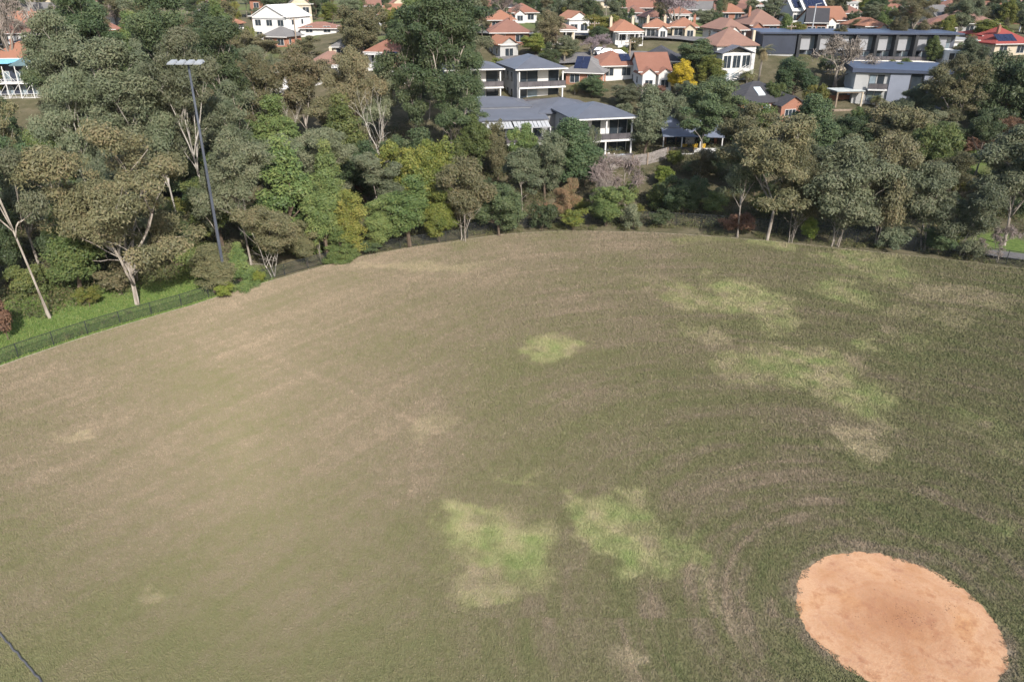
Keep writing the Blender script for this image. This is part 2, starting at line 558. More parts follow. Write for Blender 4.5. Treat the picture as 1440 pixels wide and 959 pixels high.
def field_wear(x, y):
    """greenness (0 straw, 1 lush) and lushness of the patches, and mowing streaks at points of the field"""
    wx = x + (fbm(x / 2.6, y / 2.6, 31) - .5) * 4.2 + (fbm(x / .7, y / .7, 32, 3) - .5) * 1.6
    wy = y + (fbm(x / 2.6, y / 2.6, 41) - .5) * 4.2 + (fbm(x / .7, y / .7, 42, 3) - .5) * 1.6
    r = np.hypot(x - MOUND[0], y - MOUND[1])
    # mowing: rings round the middle, straight runs along the left fence
    ring = fbm(r / 0.75 + 2 * fbm(x / 12, y / 12, 5), np.arctan2(y - MOUND[1], x - MOUND[0]) * 3.2, 51, 3)
    u = x * 0.62 + y * 0.78; v = -x * 0.78 + y * 0.62
    run = fbm(v / 0.8 + 1.5 * fbm(x / 14, y / 14, 6), u / 15, 61, 3)
    k = smooth(16, 30, r) * smooth(8, -8, x)
    streak = ring * (1 - k) + (run * .6 + .2) * k
    ring2 = fbm(r / 2.3, np.arctan2(y - MOUND[1], x - MOUND[0]) * 3, 52, 2)
    run2 = fbm(v / 2.4, u / 25, 62, 2)
    streak2 = ring2 * (1 - k) + run2 * k
    mott = fbm(x / 6, y / 6, 71, 4)
    fine = fbm(x / 0.5, y / 0.5, 81, 3)
    # the left and far parts are drier
    dry = 0.46 + 0.16 * smooth(10, -26, x) * smooth(22, 45, y) + 0.12 * smooth(55, 85, y) * smooth(40, 10, x) - 0.14 * smooth(5, 40, x) - 0.12 * smooth(45, 24, y)
    g = 1 - dry + (mott - .5) * 0.45 + (streak - .5) * (0.52 + 0.35 * smooth(24, 8, r)) + (streak2 - .5) * 0.14 * (1 - k) + (fine - .5) * 0.30
    g = np.clip(g, 0, 1) * 0.62
    lush = np.zeros_like(x)
    for (cx, cy, rx, ry, gn, st) in PW:
        d = np.hypot((wx - cx) / (rx * 1.16), (wy - cy) / (ry * 1.16))
        wgt = smooth(1.25, 0.55, d) * st * np.clip(0.85 + (fbm(x / 1.1, y / 1.1, 96, 3) - .45) * 1.5 + (streak - .5) * .7, 0, 1)
        if gn >= .3:
            lush = np.maximum(lush, wgt * gn)
            g = g * (1 - wgt) + np.clip((0.22 + .32 * gn) + (fbm(x / 1.3, y / 1.3, 95, 3) - .5) * 1.4, .05, 1) * wgt
        else:
            lush = np.maximum(lush * (1 - wgt), wgt * .8)
            g = g * (1 - wgt) + (0.02 + gn * .5) * wgt
    # thin worn lines the mower left, tightest round the circle
    an = np.arctan2(y - MOUND[1], x - MOUND[0])
    ln = smooth(.60, .74, vnoise(r / 0.26 + 1.2 * fbm(x / 10, y / 10, 13), an * .6, 97)) * smooth(.34, .66, fbm(an * 1.7 + 3, r / 1.4, 98, 3))
    g = g - 0.15 * ln * (smooth(26, 9, r) + .25) * (1 - k)
    # a faint straight track across the middle
    A_ = flat(372, 498); B_ = flat(640, 618)
    ll_ = math.hypot(B_[0] - A_[0], B_[1] - A_[1]); ux, uy = (B_[0] - A_[0]) / ll_, (B_[1] - A_[1]) / ll_
    sa = (x - A_[0]) * ux + (y - A_[1]) * uy; da = (x - A_[0]) * uy - (y - A_[1]) * ux
    g = g - 0.075 * np.exp(-(da / .45) ** 2) * smooth(-2, 2, sa) * smooth(ll_ + 2, ll_ - 2, sa) * (.4 + fbm(x / 1.2, y / 1.2, 99, 2))
    # bare strip just outside the dirt circle
    g = g - 0.25 * smooth(0.9, 0.0, r - MOUND[2]) * fbm(x / .8, y / .8, 91, 3)
    return np.clip(g, 0, 1), np.clip(lush, 0, 1)

def turf_color(nt):
    a1 = nt.nodes.new("ShaderNodeAttribute"); a1.attribute_name = "green"
    a2 = nt.nodes.new("ShaderNodeAttribute"); a2.attribute_name = "lush"
    c = ramp(nt, a1.outputs["Fac"], [(0.0, (0.340, 0.268, 0.188)), (0.2, (0.228, 0.188, 0.128)), (0.42, (0.180, 0.172, 0.088)), (0.7, (0.138, 0.158, 0.066)), (1.0, (0.105, 0.140, 0.048))])
    g = ramp(nt, a1.outputs["Fac"], [(0.0, (0.44, 0.37, 0.24)), (0.4, (0.36, 0.345, 0.175)), (1.0, (0.235, 0.295, 0.105))])
    return mix(nt, a2.outputs["Fac"], c, g)

fa = np.linspace(-math.pi, math.pi, 361)[:-1]
fxx = np.arange(-56, 90, 0.5); fyy = np.arange(12, 100, 0.5)
FX, FY = np.meshgrid(fxx, fyy)
X, Y = FX.ravel(), FY.ravel()
inside = edge_off(X, Y) < -0.02
# polar sheet so the rim is a clean curve
rr = np.concatenate([np.linspace(0.0, 0.9, 110), np.linspace(0.91, 1.0, 12)])
aa = np.linspace(-math.pi, math.pi, 721)[:-1]
AA, RR = np.meshgrid(aa, rr)
X = C0[0] + np.cos(AA) * RR * edge_r(AA); Y = C0[1] + np.sin(AA) * RR * edge_r(AA)
X, Y = X.ravel(), Y.ravel()
gg, ll = field_wear(X, Y)
i2 = np.arange(len(rr) * len(aa)).reshape(len(rr), len(aa))
nxt = np.roll(i2, -1, axis=1)
quads = np.stack([i2[:-1], i2[1:], nxt[1:], nxt[:-1]], -1).reshape(-1, 4)
me = np_mesh("playing_field", np.stack([X, Y, np.zeros_like(X)], 1), 4, quads, {"green": gg, "lush": ll})
m, nt, bs = nodes("turf_soil")
n2 = noise(nt, 5.0, 6, "Object"); n3 = noise(nt, 18.0, 3, "Object")
c = turf_color(nt)
c = mix(nt, n2, mix(nt, 0.2, c, (0.10, 0.08, 0.05)), c)
nt.links.new(c, bs.inputs["Base Color"])
bs.inputs["Roughness"].default_value = 1.0
bs.inputs["Specular IOR Level"].default_value = 0.05
bump(nt, bs, n3, 0.9, 0.05)
tag(link("playing_field", me, m), kind="structure")

# grass tufts: real blades on the part of the field the camera sees
rng = np.random.default_rng(7)
def scatter_field(n):
    x = rng.uniform(-50, 76, n); y = rng.uniform(18, 98, n)
    zc = y * CP + CAM_H * SP
    px = 720 + FPX * x / zc
    ok = (px > -90) & (px < 1530) & (edge_off(x, y) < -0.15) & (np.hypot(x - MOUND[0], y - MOUND[1]) > MOUND[2] - 0.08 + (vnoise(x * 1.7, y * 1.7, 4) - .5) * .6 + (vnoise(x * 6, y * 6, 14) - .5) * .35)
    dens = np.clip((38.0 / zc) ** 1.15, 0.2, 1)
    ok &= rng.random(n) < dens
    return x[ok], y[ok], zc[ok]
tx, ty, tz = scatter_field(3000000)
nT = len(tx)
sc = (0.75 + 0.5 * rng.random(nT)) * np.clip(tz / 42.0, 0.9, 1.9) * .78
gv, lv = field_wear(tx, ty)
jit = rng.normal(0, 0.07, nT)
gv = np.clip(gv + jit, 0, 1)
V = np.zeros((nT, 2, 3, 3), np.float32)
for b in range(2):
    th = rng.uniform(0, 2 * math.pi, nT)
    wd = 0.034 * sc * (0.7 + .6 * rng.random(nT)); ht = 0.10 * sc * (0.55 + 0.8 * rng.random(nT)) 
    ln = rng.uniform(0.05, 0.6, nT) * ht; la = rng.uniform(0, 2 * math.pi, nT)
    ox = rng.normal(0, 0.03, nT) * sc; oy = rng.normal(0, 0.03, nT) * sc
    V[:, b, 0] = np.stack([tx + ox - np.cos(th) * wd, ty + oy - np.sin(th) * wd, np.full(nT, -0.004)], 1)
    V[:, b, 1] = np.stack([tx + ox + np.cos(th) * wd, ty + oy + np.sin(th) * wd, np.full(nT, -0.004)], 1)
    V[:, b, 2] = np.stack([tx + ox + np.cos(la) * ln, ty + oy + np.sin(la) * ln, ht], 1)
att_g = np.repeat(gv, 6); att_l = np.repeat(lv, 6)
me = np_mesh("field_grass", V.reshape(-1, 3), 3, np.arange(nT * 6), {"green": att_g, "lush": att_l})
m, nt, bs = nodes("grass_blades")
nt.links.new(turf_color(nt), bs.inputs["Base Color"])
bs.inputs["Roughness"].default_value = 0.7
bs.inputs["Specular IOR Level"].default_value = 0.2
tag(link("field_grass", me, m), "short mown winter grass of the oval, straw coloured with greener patches", "grass", kind="stuff")

# dirt circle
mb_v, mb_f = [], []
nr, na = 44, 220
for i in range(nr + 1):
    for j in range(na):
        a = 2 * math.pi * j / na
        rag = 0.16 * (fbm(np.array([math.cos(a) * 9]), np.array([math.sin(a) * 9]), 5)[0] - .5) * 2 + 0.07 * (random.Random(j).random() - .5)
        r = MOUND[2] * i / nr + (rag if i == nr else rag * (i / nr) ** 6)
        z = 0.012 + 0.10 * (1 - (i / nr) ** 2) * 0.6
        mb_v.append((r * math.cos(a), r * math.sin(a), z))
for i in range(nr):
    for j in range(na):
        k = (j + 1) % na
        mb_f.append((i * na + j, (i + 1) * na + j, (i + 1) * na + k, i * na + k))
me = bpy.data.meshes.new("dirt_circle"); me.from_pydata(mb_v, [], mb_f); me.update()
m, nt, bs = nodes("orange_sand")
n1 = noise(nt, 0.45, 5); n2 = noise(nt, 9.0, 6); n3 = noise(nt, 1.1, 4)
tc = nt.nodes.new("ShaderNodeTexCoord")
ln_ = nt.nodes.new("ShaderNodeVectorMath"); ln_.operation = 'LENGTH'
nt.links.new(tc.outputs["Object"], ln_.inputs[0])
ad = nt.nodes.new("ShaderNodeMath"); ad.operation = 'MULTIPLY_ADD'; ad.inputs[1].default_value = 0.9
nt.links.new(n3, ad.inputs[0]); nt.links.new(ln_.outputs["Value"], ad.inputs[2])
rn = nt.nodes.new("ShaderNodeTexNoise"); rn.noise_dimensions = '1D'
rn.inputs["Scale"].default_value = 1.9; rn.inputs["Detail"].default_value = 5
nt.links.new(ad.outputs[0], rn.inputs["W"])
c = ramp(nt, n1, [(0.32, (0.40, 0.215, 0.110)), (0.5, (0.53, 0.335, 0.205)), (0.68, (0.53, 0.300, 0.140))])
c = mix(nt, ramp(nt, rn.outputs["Fac"], [(0.34, (0.30, 0.30, 0.30)), (0.5, (0, 0, 0))]), c, (0.38, 0.185, 0.10))
# paler, smoother rim and redder trodden middle
mrr = nt.nodes.new("ShaderNodeMapRange"); mrr.inputs["From Min"].default_value = 0.5; mrr.inputs["From Max"].default_value = 4.3
mrr.inputs["To Min"].default_value = 1.0; mrr.inputs["To Max"].default_value = 0.0
nt.links.new(ad.outputs[0], mrr.inputs[0])
c = mix(nt, mrr.outputs[0], c, mix(nt, n3, (0.27, 0.128, 0.068), (0.42, 0.220, 0.115)))
c = mix(nt, ramp(nt, noise(nt, 0.9, 6, rough=.7), [(0.50, (0, 0, 0)), (0.66, (0.75, 0.75, 0.75))]), c, (0.31, 0.150, 0.09))
c = mix(nt, ramp(nt, n2, [(0.35, (0.35, 0.35, 0.35)), (0.6, (0, 0, 0))]), c, (0.42, 0.20, 0.10))
nt.links.new(c, bs.inputs["Base Color"])
bs.inputs["Roughness"].default_value = 0.95
bs.inputs["Specular IOR Level"].default_value = 0.1
bump(nt, bs, n2, 0.5, 0.05)
o = link("dirt_circle", me, m); o.location = (MOUND[0], MOUND[1], 0.0)
tag(o, kind="structure")
# clods and dark crumbs of soil in the middle of the circle
r_ = random.Random(5)
mb = MB()
def clod(x, y, s):
    z = 0.07 * (1 - (math.hypot(x, y) / 5) ** 2) + 0.01
    i = len(mb.v)
    for (a, b, h) in ((1, 0, 0), (0, 1, 0), (-1, 0, 0), (0, -1, 0), (0, 0, 1), (0.2, 0.1, -0.5)):
        mb.v.append((x + s * (a + r_.uniform(-.35, .35)), y + s * (b + r_.uniform(-.35, .35)), z + s * .55 * (h + r_.uniform(-.2, .2))))
    for q in ((0, 1, 4), (1, 2, 4), (2, 3, 4), (3, 0, 4), (1, 0, 5), (2, 1, 5), (3, 2, 5), (0, 3, 5)):
        mb.f.append(tuple(i + k for k in q))
def mound_xy(px, py):
    x, y = flat(px, py); return x - MOUND[0], y - MOUND[1]
for (px, py, n, sp) in ((1272, 862, 26, .34), (1262, 870, 18, .34), (1298, 878, 34, .34), (1335, 855, 18, .22), (1300, 870, 24, 1.4), (1225, 872, 8, .5), (1365, 885, 10, .7)):
    cx, cy = mound_xy(px, py)
    for _ in range(n):
        x, y = cx + r_.gauss(0, sp), cy + r_.gauss(0, sp)
        if math.hypot(x, y) < 4.7:
            clod(x, y, r_.uniform(.012, .035))
o = mb.build("soil_crumbs", mat("dark_soil", (0.22, 0.115, 0.07), 0.95, 0.3, 6)); o.location = (MOUND[0], MOUND[1], 0)
tag(o, "dark crumbs of soil scattered over the orange dirt circle", "soil", kind="stuff")

# pale mowing kerb round the field
a0, a1 = -0.6, math.pi + 0.6
N = 500
mb = MB()
vv, ff = [], []
for k in range(N + 1):
    a = a0 + (a1 - a0) * k / N
    for off, z in ((0.0, -0.05), (0.0, 0.02), (0.10, 0.02), (0.10, -0.05)):
        p = edge_pt(a, off); vv.append((p.x, p.y, z))
for k in range(N):
    for j in range(3):
        i = k * 4 + j
        ff.append((i, i + 1, i + 5, i + 4))
me = bpy.data.meshes.new("field_kerb"); me.from_pydata(vv, [], ff); me.update()
tag(link("field_kerb", me, mat("pale_concrete", (0.27, 0.24, 0.18), 0.9, 0.3, 0.8)), kind="structure")

# thin dark line of unknown nature, built as a tube across the near left corner
pA = Vector((*flat(-40, 845), 0)); pB = Vector((*flat(66, 967), 0)); pC = Vector((*flat(150, 1080), 0))
mb = MB()
n = 60
pts = []
for k in range(n + 1):
    t = k / n
    p = pA.lerp(pB, t * 2) if t < .5 else pB.lerp(pC, t * 2 - 1)
    pts.append(p + Vector((0.03 * math.sin(k * 1.7), 0.03 * math.cos(k * 2.3), 0.045)))
mb.tube(pts, 0.05, 6)
tag(mb.build("dark_line", mat("dark_grey", (0.075, 0.075, 0.08), 0.6, 0.25, 3)), "thin dark line across the grass in the near left corner", "dark_line")

# ------------------------------------------------------------------ path and street
def strip(name, pts, width, m, lift=0.05, seg=3.0):
    P2 = [Vector((p[0], p[1])) for p in pts]
    out = []
    for a, b in zip(P2, P2[1:]):
        k = max(1, int((b - a).length / seg))
        out += [a.lerp(b, t / k) for t in range(k)]
    out.append(P2[-1])
    v, f = [], []
    for i, p in enumerate(out):
        d = (out[min(i + 1, len(out) - 1)] - out[max(i - 1, 0)]).normalized()
        s = Vector((d.y, -d.x)) * width / 2
        for q in (p - s, p + s):
            v.append((q.x, q.y, float(H(q.x, q.y)) + lift))
    for i in range(len(out) - 1):
        f.append((2 * i, 2 * i + 1, 2 * i + 3, 2 * i + 2))
    me = bpy.data.meshes.new(name); me.from_pydata(v, [], f); me.update()
    return tag(link(name, me, m), kind="structure")
asph = mat("worn_asphalt", (0.12, 0.115, 0.115), 0.9, 0.25, 1.0)
strip("path", [G(1335, 352), G(1375, 358), G(1410, 362), G(1440, 366), G(1500, 371), G(1600, 385)], 2.6, asph, 0.42)
strip("road", [G(700, 92), G(780, 88), G(850, 84), G(900, 84), G(960, 88)], 6.5, asph, 0.75)
strip("road", [G(560, 47), G(760, 52), G(860, 54), G(1000, 60), G(1200, 62)], 6.5, asph, 0.75)

# ------------------------------------------------------------------ building kit
GLASS = mat("dark_window_glass", (0.035, 0.045, 0.055), 0.12, 0.3, 0.7, spec=0.6)
GLASSB = mat("pale_window_glass", (0.22, 0.27, 0.30), 0.15, 0.25, 0.7, spec=0.6)
WHITE = mat("white_paint", (0.60, 0.59, 0.57), 0.6, 0.06, 1.2)
CREAM = mat("cream_render", (0.54, 0.47, 0.36), 0.8, 0.08, 1.2)
LGREY = mat("light_grey_render", (0.40, 0.40, 0.39), 0.8, 0.08, 1.0)
MGREY = mat("mid_grey_render", (0.26, 0.265, 0.27), 0.8, 0.08, 1.0)
BGREY = mat("blue_grey_panel", (0.24, 0.26, 0.31), 0.6, 0.08, 0.6)
NAVY = mat("navy_cladding", (0.040, 0.048, 0.070), 0.5, 0.15, 0.6)
CHAR = mat("charcoal_metal", (0.030, 0.032, 0.036), 0.5, 0.2, 1.0)
SLATE = mat("slate_metal_roof", (0.098, 0.106, 0.128), 0.45, 0.10, 0.6)
DSLATE = tile_mat("dark_roof_tiles", (0.055, 0.055, 0.062), (0.085, 0.082, 0.088))
GSLATE = tile_mat("grey_roof_tiles", (0.16, 0.155, 0.155), (0.24, 0.23, 0.22))
RED = tile_mat("red_roof_tiles", (0.253, 0.119, 0.083), (0.324, 0.164, 0.119))
ORANGE = tile_mat("orange_roof_tiles", (0.302, 0.145, 0.093), (0.373, 0.19, 0.125))
BROWNR = tile_mat("brown_roof_tiles", (0.215, 0.115, 0.090), (0.31, 0.165, 0.125))
PINKR = tile_mat("weathered_pink_tiles", (0.248, 0.147, 0.115), (0.32, 0.193, 0.15))
CRIMSON = tile_mat("crimson_roof", (0.29, 0.065, 0.055), (0.359, 0.089, 0.073))
BRICK = brick_mat("red_brick", (0.36, 0.145, 0.085), (0.40, 0.33, 0.27))
TIMBER = mat("weathered_timber", (0.27, 0.21, 0.155), 0.85, 0.25, 2.0)
PALING = mat("grey_palings", (0.24, 0.215, 0.195), 0.9, 0.3, 2.0)
SOLAR = mat("solar_cells", (0.018, 0.024, 0.055), 0.2, 0.2, 1.0, spec=0.6)
STEEL = mat("galvanised_steel", (0.40, 0.42, 0.45), 0.45, 0.12, 2.0, metal=0.4)
LAMPW = mat("lamp_housing_white", (0.23, 0.245, 0.26), 0.6, 0.06, 2.0)
POLEG = mat("pole_grey_blue", (0.066, 0.075, 0.095), 0.5, 0.15, 0.6)
TEAL = mat("teal_shade_sheet", (0.17, 0.40, 0.52), 0.6, 0.15, 0.8)
SHEET = mat("corrugated_sheet", (0.42, 0.45, 0.44), 0.5, 0.18, 1.0)

LAND = []      # landmarks for labels: (phrase, px, py)
RECTS = []     # pixel boxes of what must stay in view: (x0, y0, x1, y1, distance)
HOUSES = []

def window(root, x, y, z, ww, hh, face='front', frame=None, pane=None, sill=False, bars=1):
    """window whose lower left corner is x, z in the wall plane y (front) or x-plane (left / right)"""
    f = MB(); p = MB()
    fr = 0.07
    if face == 'front':
        f.box(x, x + ww, y - 0.05, y + 0.03, z, z + hh)
        k = max(1, bars); cw = (ww - fr * (k + 1)) / k
        for i in range(k):
            xa = x + fr + i * (cw + fr)
            p.box(xa, xa + cw, y - 0.062, y - 0.02, z + fr, z + hh - fr)
    else:
        s = -1 if face == 'left' else 1
        xa, xb = sorted((y + s * 0.05, y - s * 0.03)); xc, xd = sorted((y + s * 0.062, y + s * 0.02))
        f.box(xa, xb, x, x + ww, z, z + hh)
        p.box(xc, xd, x + fr, x + ww - fr, z + fr, z + hh - fr)
    o = f.build("window", frame or WHITE, root)
    p.build("pane", pane or GLASS, o)
    return o

def solar(root, x0, x1, y0, y1, z0, z1):
    """panels on a slope facing the front: the lower edge y0, z0, the upper edge y1, z1"""
    d = Vector((0, y1 - y0, z1 - z0)); nrm = Vector((0, -(z1 - z0), y1 - y0)).normalized()
    mb = MB(); n = max(1, int((x1 - x0) / 1.05)); m_ = max(1, int(d.length / 1.6))
    for i in range(n):
        for j in range(m_):
            xa = x0 + (x1 - x0) * i / n + .03; xb = x0 + (x1 - x0) * (i + 1) / n - .03
            A = Vector((0, y0, z0)) + d * ((j + .02) / m_); B = Vector((0, y0, z0)) + d * ((j + .98) / m_)
            q = [Vector((xa, A.y, A.z)), Vector((xb, A.y, A.z)), Vector((xb, B.y, B.z)), Vector((xa, B.y, B.z))]
            t = [v + nrm * .10 for v in q]; bt = [v + nrm * .05 for v in q]
            mb.poly(*t); mb.poly(*bt[::-1])
            for a in range(4):
                b = (a + 1) % 4
                mb.poly(bt[a], bt[b], t[b], t[a])
    return mb.build("solar_panel", SOLAR, root)

def place(px, py, rz=0.0, name="house", label=None, cat="house", group=None, sink=0.25):
    g = G(px, py)
    o = empty(name, (g.x, g.y, g.z - sink), rz, label, cat, group)
    return o, P(g)[2] / FPX      # metres per pixel there

def protect(x0, y0, x1, y1, px, py):
    g = G(px, py)
    RECTS.append((x0, y0, x1, y1, math.hypot(g.x, g.y)))

def house(cx, by, wpx, depth=9.0, wall=2.7, roof='hip', roofm=None, wallm=None, rz=0.0, label="", short=None, pitch=0.66, chimney=(), nwin=2,
          panels=None, front_gable=None, storeys=1, name="house", group="houses on the far slope", porch=False, winm=None, hide=1.0):
    roofm = roofm or RED; wallm = wallm or WHITE
    root, mpp = place(cx, by, rz, name, label, "house", group)
    W = max(4.0, wpx * mpp)
    x0, x1 = -W / 2, W / 2
    h = wall * storeys + 0.25
    wb = MB().box(x0, x1, 0, depth, -2.5, h)
    rm = MB()
    if roof == 'hip':
        rh = min(W, depth) / 2 * pitch
        rm.hip(x0, x1, 0, depth, h + .003, rh, .7)
    elif roof == 'gable':                              # gable end to the front
        rh = W / 2 * pitch
        rm.gable(x0, x1, 0, depth, h + .003, rh, 'y')
        for yy, s in ((0, 1), (depth, -1)):
            q = [(x0, yy, h), (x1, yy, h), (0, yy, h + rh)]
            wb.poly(*(q if s > 0 else q[::-1]))
    elif roof == 'side':                               # ridge runs across
        rh = depth / 2 * pitch
        rm.gable(x0, x1, 0, depth, h + .003, rh, 'x')
        for xx, s in ((x0, 1), (x1, -1)):
            q = [(xx, 0, h), (xx, depth / 2, h + rh), (xx, depth, h)]
            wb.poly(*q)
    else:
        rh = 0.3
        rm.box(x0 - .3, x1 + .3, -.4, depth + .3, h + .003, h + rh)
    if front_gable:                                    # smaller gables in front of the main roof: list of (centre 0-1, width share)
        for (c, s) in front_gable:
            gw = W * s; gc = x0 + W * c; gh = gw / 2 * 0.75
            wb.box(gc - gw / 2, gc + gw / 2, -1.6, -.003, -2.5, h - .2)
            wb.poly((gc - gw / 2, -1.6, h - .2), (gc + gw / 2, -1.6, h - .2), (gc, -1.6, h - .2 + gh))
            rm.gable(gc - gw / 2, gc + gw / 2, -1.6, depth * .45, h - .2, gh, 'y', 0.35, 0.14)
    wb.build("wall", wallm, root)
    ro = rm.build("roof", roofm, root)
    mb = MB(); mb.box(x0 - .72, x1 + .72, -.83, -.705, h - .04, h + .12)
    mb.build("gutter", WHITE, root)
    for (c, d_) in chimney:
        xx = x0 + W * c; yy = depth * d_
        mb = MB().box(xx - .28, xx + .28, yy - .25, yy + .25, h, h + rh + .55).box(xx - .33, xx + .33, yy - .3, yy + .3, h + rh + .553, h + rh + .66)
        mb.tube([(xx, yy, h + rh + .66), (xx, yy, h + rh + .95)], .12, 8)
        mb.build("chimney", BRICK if wallm != WHITE else CREAM, root)
    if panels:
        a, b, lo, hi = panels
        ez = h + .18
        k = pitch
        solar(root, x0 + W * a, x0 + W * b, -.5 + lo * depth / 2, -.5 + hi * depth / 2, ez + lo * depth / 2 * k, ez + hi * depth / 2 * k)
    yw = 0.0
    for s in range(storeys):
        zb = 0.25 + wall * s
        for i in range(nwin):
            cxw = x0 + W * (i + .5) / nwin
            if front_gable and any(abs(cxw - (x0 + W * c)) < W * sh / 2 + .7 for c, sh in front_gable):
                continue
            window(root, cxw - .95, yw, zb + .65, 1.9, 1.6, 'front', bars=2, pane=winm)
        for i in range(2):
            window(root, depth * (.25 + .4 * i) - .5, x0, zb + .9, 1.0, 1.3, 'left', pane=winm)
            window(root, depth * (.25 + .4 * i) - .5, x1, zb + .9, 1.0, 1.3, 'right', pane=winm)
    if front_gable:
        for (c, s) in front_gable:
            gc = x0 + W * c; gw_ = min(2.4, W * s * .62)
            window(root, gc - gw_ / 2, -1.6, .7, gw_, 1.5, 'front', bars=2, pane=winm)
    if porch or (roof == 'hip' and not front_gable and int(cx) % 3 == 0):
        pb = MB().box(x0, x1, -2.2, -.63, h - .35, h - .2)
        for i in range(4):
            xx = x0 + .1 + (W - .2) * i / 3
            pb.box(xx - .07, xx + .07, -2.15, -2.0, -2, h - .353)
        pb.box(x0, x1, -2.2, -.003, -2.0, .15)
        pb.build("porch", WHITE, root)
    if short:
        top = P(root.matrix_basis @ Vector((0, depth / 2, h + rh)))
        LAND.append((short, cx, (by + top[1]) / 2))
        protect(cx - wpx * .5 * hide, top[1], cx + wpx * .5 * hide, by - 2, cx, by)
    HOUSES.append((root.location.x, root.location.y, W))
    return root

# ------------------------------------------------------------------ named houses of the photo
house(30, 98, 74, 10, 2.5, 'hip', ORANGE, CREAM, .1, "orange tiled bungalow behind the scaffolded house under the pale bare tree", "the left orange bungalow", chimney=[(.3, .4)])
house(382, 58, 56, 11, 3.0, 'gable', WHITE, WHITE, -.35, "big white gabled house with high windows and solar panels above the gum belt", "the big white gabled house", storeys=2, pitch=.5, nwin=3, name="house")
house(372, 30, 38, 8, 3.2, 'side', RED, BRICK, -.2, "red roofed house just behind the big white gabled house", None, storeys=2, chimney=[(.1, .5)], panels=(.4, .9, .2, .8))
house(425, 38, 30, 9, 3.0, 'gable', GSLATE, CREAM, .3, "cream two storey cottage with grey gable and chimney beside the white house", "the cream grey-gabled cottage", storeys=2, pitch=.8, nwin=2, chimney=[(.9, .5)])
house(448, 50, 50, 7, 1.6, 'hip', BROWNR, WHITE, 0, "low brown roofed garage with a long white fascia", "the low brown-roofed garage", pitch=.4)
house(388, 68, 36, 7, 2.6, 'hip', GSLATE, BRICK, -.3, "small grey hip roofed cottage below the big white gabled house", None)
house(322, 48, 22, 7, 2.5, 'hip', ORANGE, WHITE, 0, "little orange roofed house peeping out left of the white gabled house", None)
house(512, 10, 48, 8, 2.5, 'hip', RED, LGREY, 0, "red tiled house at the top edge above the round olive tree", None)
house(468, 110, 50, 9, 2.5, 'hip', PINKR, WHITE, .2, "pink tiled house half hidden among gum trees, white walls", "the hidden pink-roofed house", chimney=[(.5, .4)], hide=.5)
house(420, 122, 72, 8, 2.8, 'flat', WHITE, WHITE, .1, "long flat roofed white house glimpsed through the gum trees", "the flat white house in the gums", nwin=4, hide=.3)
house(400, 146, 36, 8, 2.8, 'flat', WHITE, WHITE, .1, "small white flat roofed building behind bare gum branches", None)
house(540, 92, 46, 9, 2.5, 'hip', RED, WHITE, -.2, "red hipped house with white walls left of the tall dark gum", "the red hipped house in the gums", hide=.4, chimney=[(.6, .5)])
house(560, 118, 52, 9, 3.0, 'side', BROWNR, WHITE, -.2, "brown roofed house with solar panels behind dead white branches", None, panels=(.1, .4, .2, .8))
house(490, 84, 40, 8, 2.5, 'hip', GSLATE, CREAM, 0, "grey roofed house with pale walls among the olive gums", None, hide=.3)
house(718, 64, 52, 10, 2.5, 'hip', BROWNR, BRICK, .1, "brown hipped brick bungalow with a tall chimney behind the townhouses", "the brown brick bungalow", chimney=[(.55, .35)])
house(706, 44, 36, 9, 2.5, 'hip', ORANGE, BRICK, .1, "orange hipped house behind the brown brick bungalow", None)
house(738, 32, 34, 9, 2.5, 'hip', RED, WHITE, .2, "red house with small white front gable left of the palms", "the red house left of the palms", front_gable=[(.25, .4)])
house(716, 84, 26, 8, 3.0, 'gable', ORANGE, LGREY, .35, "little orange gabled cottage above the grey townhouse roof", "the little orange cottage", nwin=1)
house(814, 48, 30, 9, 3.4, 'gable', ORANGE, WHITE, .25, "white gabled house with one solar array on an orange roof", "the white gable with solar array", nwin=2, pitch=.6)
house(822, 20, 22, 8, 2.5, 'hip', RED, BRICK, 0, "small red roof far up the slope over the bushy trees", None)
house(789, 60, 36, 7, 2.6, 'hip', PINKR, CREAM, 0, "low pink roofed outbuilding below the row of palms", None, pitch=.4)
house(882, 62, 36, 9, 2.5, 'hip', ORANGE, WHITE, .2, "orange pyramid roofed house with white chimneys near the street", "the orange pyramid-roofed house", chimney=[(.05, .5), (.95, .5)], pitch=.75)
house(893, 32, 26, 8, 2.5, 'hip', BROWNR, LGREY, 0, "small maroon roofed house left of the mauve bare tree", None)
house(820, 122, 50, 10, 2.5, 'hip', GSLATE, BRICK, -.3, "grey tiled house with dark solar panels right of the upper townhouse", "the grey house with solar panels", panels=(.2, .6, .15, .75))
house(868, 112, 50, 9, 2.5, 'hip', RED, WHITE, .2, "red hipped house with a solar panel right of the grey tiled house", "the red hipped house by the street", panels=(.6, .9, .2, .6))
house(926, 105, 50, 10, 2.5, 'hip', DSLATE, MGREY, -.2, "dark roofed grey house behind the twin gabled white house", "the dark-roofed grey house", nwin=3)
house(920, 126, 42, 9, 3.2, 'side', RED, WHITE, .1, "white house with twin timbered front gables and red roof", "the twin-gabled white house", front_gable=[(.22, .44), (.76, .44)])
house(922, 56, 30, 9, 2.5, 'hip', ORANGE, WHITE, -.15, "orange roofed cottage with white gable, left one of two look-alikes", "the left orange cottage", front_gable=[(.8, .4)], chimney=[(.1, .4), (.9, .6)])
house(961, 55, 32, 9, 2.5, 'hip', ORANGE, CREAM, -.15, "orange roofed cottage with cream gable, right one of two look-alikes", "the right orange cottage", front_gable=[(.75, .45)], chimney=[(.95, .4)])
